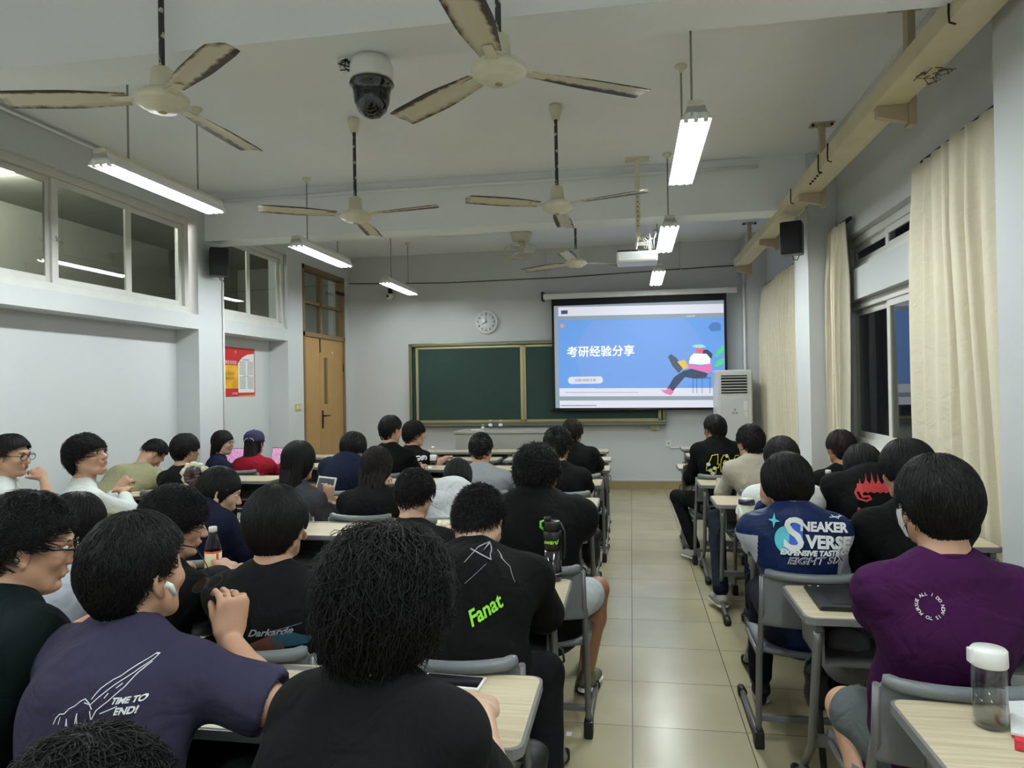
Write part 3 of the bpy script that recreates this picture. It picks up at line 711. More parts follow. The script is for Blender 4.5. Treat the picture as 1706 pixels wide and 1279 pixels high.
curtain(6.37, 6.86, .35, 2.90, .09, .04, 'narrow gathered cream curtain between window and pillar', x=1.79, seed=5)
curtain(7.5, 10.28, .3, 2.86, .13, .034, 'far cream curtain drawn shut between pillar and air conditioner', x=1.79, seed=9)

# ================================================================== DESKS AND CHAIRS
def make_desk():
    r = empty('school_desk')
    b = MB(); b.loft([[(x,y,.728) for x,y in rrect(-.59,.59,-.205,.205,.035)],[(x,y,.7515) for x,y in rrect(-.59,.59,-.205,.205,.035)]])
    top = b.build('edge_band', M_EDGE, r)
    b = MB(); b.loft([[(x,y,.7505) for x,y in rrect(-.582,.582,-.197,.197,.03)],[(x,y,.7535) for x,y in rrect(-.582,.582,-.197,.197,.03)]]); b.build('desk_top', M_DESK, r)
    g = MB(); g.box(-.34,.34,.155,.185,.7525,.7545,bev=.001); g.build('pencil_groove', M_EDGE, r)
    b = MB(); b.box(-.53,.53,.12,.13,.58,.726); b.box(-.53,.53,-.16,.13,.575,.583); b.box(-.53,-.52,-.16,.13,.575,.726); b.box(.52,.53,-.16,.13,.575,.726); b.box(-.01,.01,-.16,.13,.58,.72)
    b.build('book_tray', M_GREYMT, r)
    for s in (-1,1):
        x = s*.545
        b = MB(); b.tube([(x,-.17,.70),(x,-.165,.66),(x,-.06,.25),(x,.06,.13)],[.018,.02,.02,.017],n=10,flat=((1,0,0),.75)); b.box(x-.014,x+.014,-.19,.17,.700,.728,bev=.004)
        L = b.build('leg', M_GREYMT, r)
        b = MB(); b.tube([(x,.19,.03),(x,.14,.045),(x,.06,.12),(x,-.02,.10),(x,-.14,.045),(x,-.26,.028)],.0185,n=10,flat=((1,0,0),.8)); b.build('foot_bar', M_GREYMT, L)
        MB().tube([(x,-.25,.028),(x,-.32,.024),(x,-.335,.02)],[.024,.024,.015],n=10).build('foot_cap', M_BLACKRB, L); MB().tube([(x,.17,.032),(x,.23,.024)],[.023,.018],n=10).build('foot_cap', M_BLACKRB, L)
        MB().tube([(x-s*.02,-.1,.60),(x+s*.03,-.13,.58),(x+s*.035,-.13,.54),(x+s*.02,-.13,.53)],.005,n=6).build('bag_hook', M_DARKMT, L)
    b = MB(); b.box(-.54,.54,-.05,-.02,.24,.28,bev=.006); b.build('cross_bar', M_GREYMT, r)
    return r
def make_chair():
    r = empty('school_chair')
    b = MB(); b.sm = True; rows = []
    for i in range(9):
        u = i/8-.5; rows.append([(u*.40, -.19+.39*j/8, .43+.05*abs(u)**2*2-.012*math.sin(PI*j/8)-(.025*((j-6)/2)**2 if j>6 else 0)) for j in range(9)])
    b.loft(rows, closed=False, caps=False); o = b.build('seat', M_GREYPL, r); md = o.modifiers.new('t','SOLIDIFY'); md.thickness = .022
    # curved backrest with a hand slot
    b = MB(); b.sm = True
    def bp(u, t):   # u -1..1, t 0..1 upward
        y = -.262-.045*(1-u*u)-.02*t; z = .56+.225*t-.012*(1-u*u)*t; k = 1-.10*max(0,t-.82)/.18*(abs(u)>.9)
        return (u*.215*k, y, z)
    us = [-1,-.93,-.75,-.55,-.38,-.2,0,.2,.38,.55,.75,.93,1]; ts = [0,.15,.35,.52,.6,.72,.8,.92,1]
    V = [[b.bm.verts.new(bp(u,t)) for t in ts] for u in us]
    for i in range(len(us)-1):
        for j in range(len(ts)-1):
            if 4 <= i <= 7 and j == 4: continue
            f = b.bm.faces.new((V[i][j],V[i+1][j],V[i+1][j+1],V[i][j+1])); f.smooth = True
    o = b.build('backrest', M_GREYPL, r); md = o.modifiers.new('t','SOLIDIFY'); md.thickness = .02; md2 = o.modifiers.new('s','SUBSURF'); md2.levels = 1; md2.render_levels = 1
    b = MB(); b.tube([bp(u,1.0) for u in us],[.014]+[.0195]*(len(us)-2)+[.014],n=8); b.build('backrest_rim', M_GREYPL, o)
    for s in (-1,1):
        x = s*.205
        b = MB(); b.tube([(x,-.275,.77),(x,-.262,.62),(x,-.17,.40),(x,-.12,.10),(x,-.11,.03)],[.014,.017,.019,.018,.017],n=10,flat=((1,0,0),.75)); b.tube([(x,-.17,.405),(x,.0,.405),(x,.15,.41)],.012,n=8)
        L = b.build('leg', M_GREYMT, r)
        b = MB(); b.tube([(x,-.11,.035),(x,.1,.028),(x,.38,.026)],.0175,n=10,flat=((1,0,0),.8)); b.build('foot_bar', M_GREYMT, L)
        MB().box(x-.02,x+.02,-.15,-.085,0,.075,bev=.008).build('foot_cap', M_BLACKRB, L); MB().tube([(x,.36,.026),(x,.43,.024)],[.022,.019],n=10).build('foot_cap', M_BLACKRB, L)
    b = MB(); b.box(-.2,.2,-.125,-.10,.11,.135,bev=.004); b.build('cross_bar', M_GREYMT, r)
    return r
dk0 = make_desk(); first = [True]
def desk(x0, ynear, label, rz=0):
    o = dk0 if first[0] else copy_tree(dk0); first[0] = False
    o.location = (x0+.59, ynear+.205, 0); o.rotation_euler = (0,0,rz)
    tag(o, label, 'desk', 'double school desks'); return o
RN = ['nearest','second','third','fourth','fifth','sixth','seventh','eighth']
for i,y in enumerate((1.52,2.55,3.71,4.86,5.80,6.95,8.12,9.0)):
    x = (.62,.57,.55,.54,.52,.43,.60,.60)[i]
    extra = ('with a clear bottle and red booklet on it','with a black tablet lying on it','with a tall pale tumbler on it','beside the beige sweatshirt','behind the black sweatshirt','in front of the black sweatshirt','empty beyond the seated students','closest to the air conditioner')[i]
    desk(x, y, f'{RN[i]} double desk right of the aisle, {extra}')
for i,y in enumerate((1.55,2.55,3.73,4.72,5.75,6.78,7.68,8.68)):
    desk((-1.43,-1.43,-1.42,-1.41,-1.43,-1.39,-1.40,-1.46)[i], y, f'double desk just left of the aisle, {RN[i]} from the camera')
for i,y in enumerate((1.55,2.57,3.70,4.74,5.77,6.80,7.66,8.66)):
    desk(-2.64+.01*(i%3), y, f'double desk in the middle left column, {RN[i]} from the camera')
for i,(x,y) in enumerate(((-4.32,2.7),(-4.30,3.78),(-4.33,4.98),(-4.36,5.9),(-4.36,7.0),(-4.3,8.0))):
    desk(x, y, f'double desk against the left wall, {RN[i]} from the camera')
ch0 = make_chair(); firstc = [True]
def chair(x, y, label, rz=0):
    o = ch0 if firstc[0] else copy_tree(ch0); firstc[0] = False
    o.location = (x,y,0); o.rotation_euler = (0,0,rz)
    tag(o, label, 'chair', 'grey school chairs'); return o
# ================================================================== PEOPLE
def V3(*a): return np.array(a, float)
class Sdf:
    """smooth union of simple solids on a grid -> one continuous surface (surface nets)"""
    def __init__(s): s.P = []
    def cone(s, a, b, ra, rb, k=.02, flat=None, sub=False):
        s.P.append(('c', np.array(a,float), np.array(b,float), ra, rb, k, flat, sub)); return s
    def ell(s, c, R, semi, k=.015, sub=False):
        s.P.append(('e', np.array(c,float), np.array(R,float), np.array(semi,float), None, k, None, sub)); return s
    def mesh(s, vox):
        los, his = [], []
        for p in s.P:
            if p[0] == 'c': r = max(p[3],p[4]); lo = np.minimum(p[1],p[2])-r; hi = np.maximum(p[1],p[2])+r
            else: r = max(p[3]); lo = p[1]-r; hi = p[1]+r
            los.append(lo); his.append(hi)
        keep = [i for i,p in enumerate(s.P) if not p[7]]
        lo = np.min([los[i] for i in keep],0)-3*vox; hi = np.max([his[i] for i in keep],0)+3*vox
        n = np.ceil((hi-lo)/vox).astype(int)+1
        D = np.full(n, .08, np.float32)
        ax = [lo[i]+vox*np.arange(n[i]) for i in range(3)]
        for p, l, h in zip(s.P, los, his):
            k = p[5]; pad = k*1.2+2.5*vox
            i0 = np.clip(np.floor((l-pad-lo)/vox).astype(int),0,n); i1 = np.clip(np.ceil((h+pad-lo)/vox).astype(int)+1,0,n)
            if (i1<=i0).any(): continue
            sl = tuple(slice(i0[j],i1[j]) for j in range(3))
            X = ax[0][sl[0]][:,None,None]; Y = ax[1][sl[1]][None,:,None]; Z = ax[2][sl[2]][None,None,:]
            if p[0] == 'c':
                a, b = p[1], p[2]; px, py, pz = X-a[0], Y-a[1], Z-a[2]; ba = b-a
                if p[6] is not None:
                    nv, sc = np.array(p[6][0],float), p[6][1]; nv = nv/np.linalg.norm(nv)
                    q = (px*nv[0]+py*nv[1]+pz*nv[2])*(1/sc-1); px = px+q*nv[0]; py = py+q*nv[1]; pz = pz+q*nv[2]
                    ba = ba+(1/sc-1)*ba.dot(nv)*nv
                t = np.clip((px*ba[0]+py*ba[1]+pz*ba[2])/max(ba.dot(ba),1e-9),0,1)
                d = np.sqrt((px-t*ba[0])**2+(py-t*ba[1])**2+(pz-t*ba[2])**2)-(p[3]+(p[4]-p[3])*t)
                if p[6] is not None: d = d*(.5+.5*p[6][1])
            else:
                c, R, sm = p[1], p[2], p[3]; px, py, pz = X-c[0], Y-c[1], Z-c[2]
                u = [(px*R[0][j]+py*R[1][j]+pz*R[2][j])/sm[j] for j in range(3)]
                k0 = np.sqrt(u[0]**2+u[1]**2+u[2]**2); k1 = np.sqrt((u[0]/sm[0])**2+(u[1]/sm[1])**2+(u[2]/sm[2])**2)
                d = k0*(k0-1)/np.maximum(k1,1e-6)
            E = D[sl]
            if p[7]: 
                hh = np.clip(.5-.5*(E+d)/k,0,1); D[sl] = E*(1-hh)-d*hh+k*hh*(1-hh)
            else:
                hh = np.clip(.5+.5*(E-d)/k,0,1); D[sl] = E*(1-hh)+d*hh-k*hh*(1-hh)
        return nets(D, lo, vox)
def nets(D, lo, vox):
    S = D < 0; A = np.zeros(tuple(x-1 for x in D.shape), np.int8)
    for dx in (0,1):
        for dy in (0,1):
            for dz in (0,1): A += S[dx:D.shape[0]-1+dx, dy:D.shape[1]-1+dy, dz:D.shape[2]-1+dz]
    act = (A>0)&(A<8); idx = np.argwhere(act); num = -np.ones(act.shape, np.int32); num[act] = np.arange(len(idx))
    C = [(0,0,0),(1,0,0),(0,1,0),(1,1,0),(0,0,1),(1,0,1),(0,1,1),(1,1,1)]
    v = np.stack([D[idx[:,0]+c[0],idx[:,1]+c[1],idx[:,2]+c[2]] for c in C],1)
    acc = np.zeros((len(idx),3)); cnt = np.zeros(len(idx))
    for i,j in ((0,1),(2,3),(4,5),(6,7),(0,2),(1,3),(4,6),(5,7),(0,4),(1,5),(2,6),(3,7)):
        m = (v[:,i]<0)!=(v[:,j]<0); t = np.where(m, v[:,i]/np.where(m, v[:,i]-v[:,j], 1), 0)
        p = np.array(C[i])[None]+(np.array(C[j])-np.array(C[i]))[None]*t[:,None]
        acc += p*m[:,None]; cnt += m
    P = lo+(idx+acc/cnt[:,None])*vox; F = []
    for a_ in range(3):
        b_, c_ = (a_+1)%3, (a_+2)%3; s0 = [slice(None)]*3; s1 = [slice(None)]*3
        s0[a_] = slice(0,-1); s1[a_] = slice(1,None); X0 = S[tuple(s0)]; X1 = S[tuple(s1)]
        e = np.argwhere(X0 != X1); e = e[(e[:,b_]>0)&(e[:,c_]>0)&(e[:,b_]<act.shape[b_])&(e[:,c_]<act.shape[c_])]
        sg = X0[e[:,0],e[:,1],e[:,2]]
        def cell(db,dc):
            q = e.copy(); q[:,b_] -= db; q[:,c_] -= dc; return num[q[:,0],q[:,1],q[:,2]]
        q = np.stack([cell(1,1),cell(0,1),cell(0,0),cell(1,0)],1); q[~sg] = q[~sg][:,::-1]; F.append(q)
    F = np.concatenate(F); return P, F[(F>=0).all(1)]
def mk(name, P, F, m, parent=None, origin=None, smooth=True):
    me = bpy.data.meshes.new(name); P = np.asarray(P, float)
    if origin is not None: P = P-np.array(origin)
    F = np.asarray(F); nf, k = F.shape
    me.vertices.add(len(P)); me.vertices.foreach_set('co', P.astype(np.float32).ravel())
    me.loops.add(nf*k); me.loops.foreach_set('vertex_index', F.astype(np.int32).ravel())
    me.polygons.add(nf); me.polygons.foreach_set('loop_start', (np.arange(nf)*k).astype(np.int32))
    me.update(calc_edges=True); me.validate()
    if smooth: me.shade_smooth()
    for q in (m if isinstance(m,(list,tuple)) else [m]): me.materials.append(q)
    o = bpy.data.objects.new(name, me); COL.objects.link(o)
    if origin is not None: o.location = tuple(origin)
    if parent is not None: 
        o.parent = parent
        if origin is not None: o.location = tuple(np.array(origin)-np.array(parent.location))
    return o
def relax(P, F, it=2, lam=.5):
    E = np.concatenate([F[:,[0,1]],F[:,[1,2]],F[:,[2,3]],F[:,[3,0]]]); n = len(P)
    cnt = np.bincount(E[:,0],minlength=n)+np.bincount(E[:,1],minlength=n)
    for _ in range(it):
        Q = np.stack([np.bincount(E[:,0],P[E[:,1],j],n)+np.bincount(E[:,1],P[E[:,0],j],n) for j in range(3)],1)/np.maximum(cnt,1)[:,None]
        P = P+(Q-P)*lam
    return P
def vnormals(P, F):
    n = np.cross(P[F[:,2]]-P[F[:,0]], P[F[:,3]]-P[F[:,1]]); N = np.zeros_like(P)
    for j in range(4):
        for c in range(3): N[:,c] += np.bincount(F[:,j], n[:,c], len(P))
    return N/np.maximum(np.linalg.norm(N,axis=1),1e-9)[:,None]
def creases(P, F, amp, seed, freq=14):
    """cloth folds: ridges of warped waves, pushed along the normals"""
    rg = np.random.default_rng(seed); N = vnormals(P,F); h = np.zeros(len(P))
    W = P + .03*np.sin(P[:,[1,2,0]]*rg.uniform(9,16,3)+rg.uniform(0,6,3)) + .012*np.sin(P[:,[2,0,1]]*rg.uniform(24,34,3)+rg.uniform(0,6,3))
    for i in range(7):
        d = rg.normal(size=3); d[2] *= .6; d /= np.linalg.norm(d); f = freq*rg.uniform(.7,2.6)
        r = 1-np.abs(np.sin(W@d*f+rg.uniform(0,6))); msk = .5+.5*np.sin(W@rg.normal(size=3)*7+rg.uniform(0,6))
        h += (r**2.5)*msk*14/f
    h = (h-h.mean())
    return P+N*(h*amp*.55)[:,None]
def rot(yaw=0, pitch=0, roll=0):
    return np.array((Matrix.Rotation(rad(yaw),3,'Z')@Matrix.Rotation(-rad(pitch),3,'X')@Matrix.Rotation(rad(roll),3,'Y')))
def U(v): v = np.asarray(v,float); return v/max(np.linalg.norm(v),1e-9)

M_SKIN = mat('skin', (186,144,118), .5, var=.05, scale=18)
M_SKINS = [M_SKIN, mat('skin_pale', (200,162,138), .5, var=.04, scale=18), mat('skin_tan', (150,106,80), .5, var=.05, scale=18)]
for m_ in M_SKINS: 
    q_ = m_.node_tree.nodes['Principled BSDF']; q_.inputs['Subsurface Weight'].default_value = .0
def hair_mat(name, rgb, rough=.5):
    m, t, b = new_mat(name); b.inputs['Base Color'].default_value = (*srgb(rgb),1); b.inputs['Roughness'].default_value = rough
    b.inputs['Specular IOR Level'].default_value = .22; return m
M_HAIR = hair_mat('black_hair',(13,12,13),.55); M_HAIRB = hair_mat('dark_brown_hair',(24,18,18),.55)
M_EYEW = mat('eye_white',(225,222,218),.2); M_IRIS = mat('iris',(24,18,14),.15); M_LIP = mat('lips',(176,108,98),.45)
M_FRAME = mat('black_glasses_frame',(14,14,15),.25); M_LENS = glass_mat('spectacle_lens',(.97,.98,.98))

AZ = np.array([0,35,60,78,92,105,125,150,180.])
HL = {'short': [34,30,20,-6,6,-10,-42,-56,-58], 'bangs': [12,10,4,-10,2,-16,-42,-53,-55], 'bowl': [8,6,0,-26,-22,-30,-46,-55,-57],
      'buzz': [40,34,22,-14,2,-16,-36,-46,-50], 'long': [22,14,-5,-40,-55,-60,-62,-64,-64], 'curl': [16,12,4,-14,-2,-22,-48,-58,-60], 'mullet': [20,10,-10,-40,-45,-52,-60,-66,-68]}
def hair_R(az, el, st):
    """distance of the hair surface from the hair centre (degrees in)"""
    a, e = np.radians(az), np.radians(el)
    hx, hy, hz = st['semi']
    x, y, z = np.sin(a)*np.cos(e), np.cos(a)*np.cos(e), np.sin(e)
    zz = np.where(z>0, hz, st['low'])
    return 1/np.sqrt((x/hx)**2+(y/np.where(y>0,hy*.94,hy))**2+(z/zz)**2)
def hair_noise(az, el, st):
    a = np.radians(az); s = st['seed']
    n = np.sin(a*9+s+np.radians(el)*2)*.4+np.sin(a*23+2*s+np.radians(el)*5)*.35+np.sin(a*5-np.radians(el)*7+s)*.5+np.sin(a*41+s*3)*.25
    return n*st['amp']
def make_hair(nm, hc, Rh, sc, style, st, det, body, m):
    C0 = V3(0,-.008,.028)
    hl = lambda az: np.interp(np.abs(((az+180)%360)-180), AZ, HL[style])
    nA, nE = (72,34) if det > 1 else ((48,22) if det == 1 else (32,16))
    az = np.arange(nA)*360/nA; pts = []; az_j = az
    jag = (np.sin(np.radians(az)*17+st['seed'])*2+np.sin(np.radians(az)*31)*1.6)*(1.6 if style != 'buzz' else .5)
    low = hl(az)+jag
    for j in range(nE+3):
        t = min(j/nE,1); el = 90+(low-90)*t
        R = hair_R(az,el,st)*(1+hair_noise(az,el,st)*min(1,t*3))
        tp = 1-.16*max(0,(t-.82)/.18)**1.5*(1 if style not in ('bowl','long','mullet') else .3)
        R = R*tp
        if j > nE: R = R*(.86 if j == nE+1 else .6)
        a, e = np.radians(az), np.radians(el)
        pts.append(np.stack([np.sin(a)*np.cos(e)*R, np.cos(a)*np.cos(e)*R, np.sin(e)*R],1)+C0)
    P = np.concatenate(pts); F = []
    for j in range(nE+2):
        i = np.arange(nA); i2 = (i+1)%nA; F.append(np.stack([j*nA+i, (j+1)*nA+i, (j+1)*nA+i2, j*nA+i2],1))
    F = np.concatenate(F)
    # tufts
    N = {3:6500,2:3000,1:900,0:250}[det]; N = int(N*st.get('n',1)); K = 8 if det == 3 else 6; rg = np.random.default_rng(int(st['seed']*10)+5)
    wz = rg.uniform(0,1,N); a0 = rg.uniform(0,360,N); lo_ = hl(a0)
    e0 = np.degrees(np.arcsin(np.clip(1-(1-np.sin(np.radians(lo_)))*wz,-1,1)))+4
    ln = st['len']*rg.uniform(.6,1.25,N); lift = st['lift']*rg.uniform(.0,1,N)**1.6; drift = st['curl']*rg.normal(size=N)
    rad_ = st.get('r',.0015)*rg.uniform(.6,1.3,N)*{3:1,2:1.4,1:2.4,0:3.4}[det]; CL = np.zeros((N,K,3))
    part = st.get('sweep',0)
    for k in range(K):
        t = k/(K-1); el = e0-np.degrees(ln*t/.11); azk = a0+drift*t*30*(1+.7*np.sin(t*5+a0))+part*t*40*np.cos(np.radians(a0))*np.clip(e0/60,0,1)
        el = np.maximum(el, lo_-9-st.get('fringe',0))
        R = hair_R(azk,el,st)*(1+hair_noise(azk,el,st))*(.985+.03*math.sin(PI*min(t,1))+lift*t*t)
        a, e = np.radians(azk), np.radians(el)
        CL[:,k] = np.stack([np.sin(a)*np.cos(e)*R, np.cos(a)*np.cos(e)*R, np.sin(e)*R],1)+C0
        if st.get('wave'): CL[:,k] += st['wave']*np.stack([np.sin(t*9+a0),np.cos(t*8+a0*2),np.sin(t*7+a0*3)],1)*min(1,t*3)
    CL = CL@np.array(Rh).T*sc+hc; P = P@np.array(Rh).T*sc+hc
    allP, allF = [P], [F]; off = len(P)
    def add_strands(CL, rad_, outc):
        nonlocal off
        n_, K_ = CL.shape[:2]; T = np.gradient(CL,axis=1); T /= np.maximum(np.linalg.norm(T,axis=2,keepdims=True),1e-9)
        O = CL-outc; O /= np.maximum(np.linalg.norm(O,axis=2,keepdims=True),1e-9); B = np.cross(T,O); B /= np.maximum(np.linalg.norm(B,axis=2,keepdims=True),1e-9)
        w_ = np.interp(np.linspace(0,1,K_),[0,.3,.75,1],[.6,1,.7,.12])[None,:,None]*rad_[:,None,None]
        Q = np.stack([CL+O*w_*.8, CL+B*w_, CL-B*w_],2).reshape(-1,3)
        base = (np.arange(n_)[:,None]*K_+np.arange(K_-1)[None]).ravel()*3
        for u_,v_ in ((0,1),(1,2),(2,0)): allF.append(np.stack([base+u_,base+v_,base+3+v_,base+3+u_],1)+off)
        allP.append(Q); off += len(Q)
    add_strands(CL, rad_*sc, hc)
    if st.get('tail'):
        # hair falling behind: mass + strands; tail = (length, half width, spread, forward side locks)
        L, hw, bk = st['tail'][:3]; n2 = {3:700,2:420,1:220,0:90}[det]; K2 = 12; fwd = Rh@V3(0,1,0); fwd[2] = 0; fwd = U(fwd); rt = U(np.cross(fwd,V3(0,0,1)))
        def tailpt(u, t, dep):
            x = u*hw*(1-.25*t*t)*sc; back = (.05+bk*t+.05*np.sqrt(np.maximum(0,1-u*u))*dep)*sc
            return hc+rt*x[...,None]-fwd*back[...,None]+V3(0,0,1)*((.02-L*t)[...,None] if isinstance(t,np.ndarray) else (.02-L*t))
        nu = 13; uu_ = np.concatenate([np.linspace(-1,1,nu),np.linspace(1,-1,nu)]); dd = np.concatenate([np.ones(nu)*.92,np.zeros(nu)-.6]); rings = []
        for t in np.linspace(0,.96,14): rings.append(tailpt(uu_*.97,np.full(2*nu,t),dd))
        PR = np.concatenate(rings); i = np.arange(2*nu); i2 = (i+1)%(2*nu)
        for j in range(13): allF.append(np.stack([j*2*nu+i,(j+1)*2*nu+i,(j+1)*2*nu+i2,j*2*nu+i2],1)+off)
        cap = np.stack([13*2*nu+np.arange(nu-1),13*2*nu+np.arange(1,nu),13*2*nu+2*nu-2-np.arange(nu-1),13*2*nu+2*nu-1-np.arange(nu-1)],1)+off; allF.append(cap)
        allP.append(PR); off += len(PR)
        u = rg.uniform(-1,1,n2); jit = rg.uniform(.9,1.12,n2); C2 = np.zeros((n2,K2,3)); wv = st.get('tailwave',.0)
        for k in range(K2):
            t = k/(K2-1)*rg.uniform(.93,1.06,n2) if False else np.full(n2,k/(K2-1))*jit
            C2[:,k] = tailpt(np.clip(u+wv*4*np.sin(t*9+u*20),-1.05,1.05), t, np.ones(n2)*jit)
        add_strands(C2, np.full(n2,.0042)*sc*(1 if det>1 else 1.5), hc+fwd*.05-V3(0,0,L*.5))
    o = mk('hair', np.concatenate(allP), np.concatenate(allF), m, body, origin=tuple(body.location))
    return o
STY = {
 'short': dict(semi=(.092,.110,.110),low=.135,amp=.012,len=.05,lift=.05,curl=.25),
 'bangs': dict(semi=(.095,.114,.112),low=.126,amp=.012,len=.065,lift=.05,curl=.2),
 'bowl': dict(semi=(.101,.117,.114),low=.128,amp=.008,len=.08,lift=.02,curl=.12),
 'buzz': dict(semi=(.085,.103,.104),low=.130,amp=.006,len=.018,lift=.06,curl=.5),
 'spike': dict(semi=(.090,.108,.112),low=.130,amp=.014,len=.035,lift=.22,curl=.35),
 'messy': dict(semi=(.099,.117,.114),low=.140,amp=.022,len=.06,lift=.14,curl=.45,wave=.002),
 'curl': dict(semi=(.098,.116,.114),low=.140,amp=.028,len=.055,lift=.12,curl=.6,wave=.0035),
 'mullet': dict(semi=(.109,.126,.118),low=.165,amp=.03,len=.12,lift=.30,curl=.6,wave=.008,fringe=8),
 'long': dict(semi=(.093,.112,.110),low=.16,amp=.006,len=.09,lift=.01,curl=.08),
}
BASE = {'spike':'buzz','messy':'bangs'}
BVH = {}
def hand(S, w, d, n, side, curl=35, k=.006, spread=6, sc=1.0, thumb=None):
    """w wrist, d direction of the palm, n back-of-hand normal, side +1 thumb towards +(d x n)"""
    d = U(d); n = U(n-np.dot(n,d)*d); l = np.cross(d,n)*side
    S.cone(w, w+d*.03*sc, .027*sc, .030*sc, .012, (n,.62)); p1 = w+d*.085*sc
    S.cone(w+d*.03*sc-l*.012*sc, p1-l*.020*sc, .030*sc, .024*sc, .012, (n,.5)); S.cone(w+d*.03*sc+l*.012*sc, p1+l*.022*sc, .028*sc, .022*sc, .012, (n,.5))
    for i,(off,L,r) in enumerate(((.031,.068,.0088),(.0105,.078,.009),(-.0105,.072,.0086),(-.031,.056,.0078))):
        a = rad((1.5-i)*spread); dd = U(d*math.cos(a)+l*math.sin(a)); c = curl*(1+.12*i); q = w+d*.082*sc+l*off*sc
        ang = rad(c*.5)
        for seg,fr in enumerate((.45,.32,.25)):
            v = dd*math.cos(ang)-n*math.sin(ang); q2 = q+v*L*fr*sc; S.cone(q,q2,r*(1-.06*seg)*sc,r*(.94-.06*seg)*sc,k*.6); q = q2; ang += rad(c*.9)
    t0 = w+d*.022*sc+l*.024*sc; td = U(d*.62+l*.72-n*.15) if thumb is None else U(thumb)
    t1 = t0+td*.042*sc; S.cone(t0,t1,.015*sc,.0115*sc,.012); td2 = U(td+d*.5-n*.35); S.cone(t1,t1+td2*.032*sc,.0108*sc,.0085*sc,k)

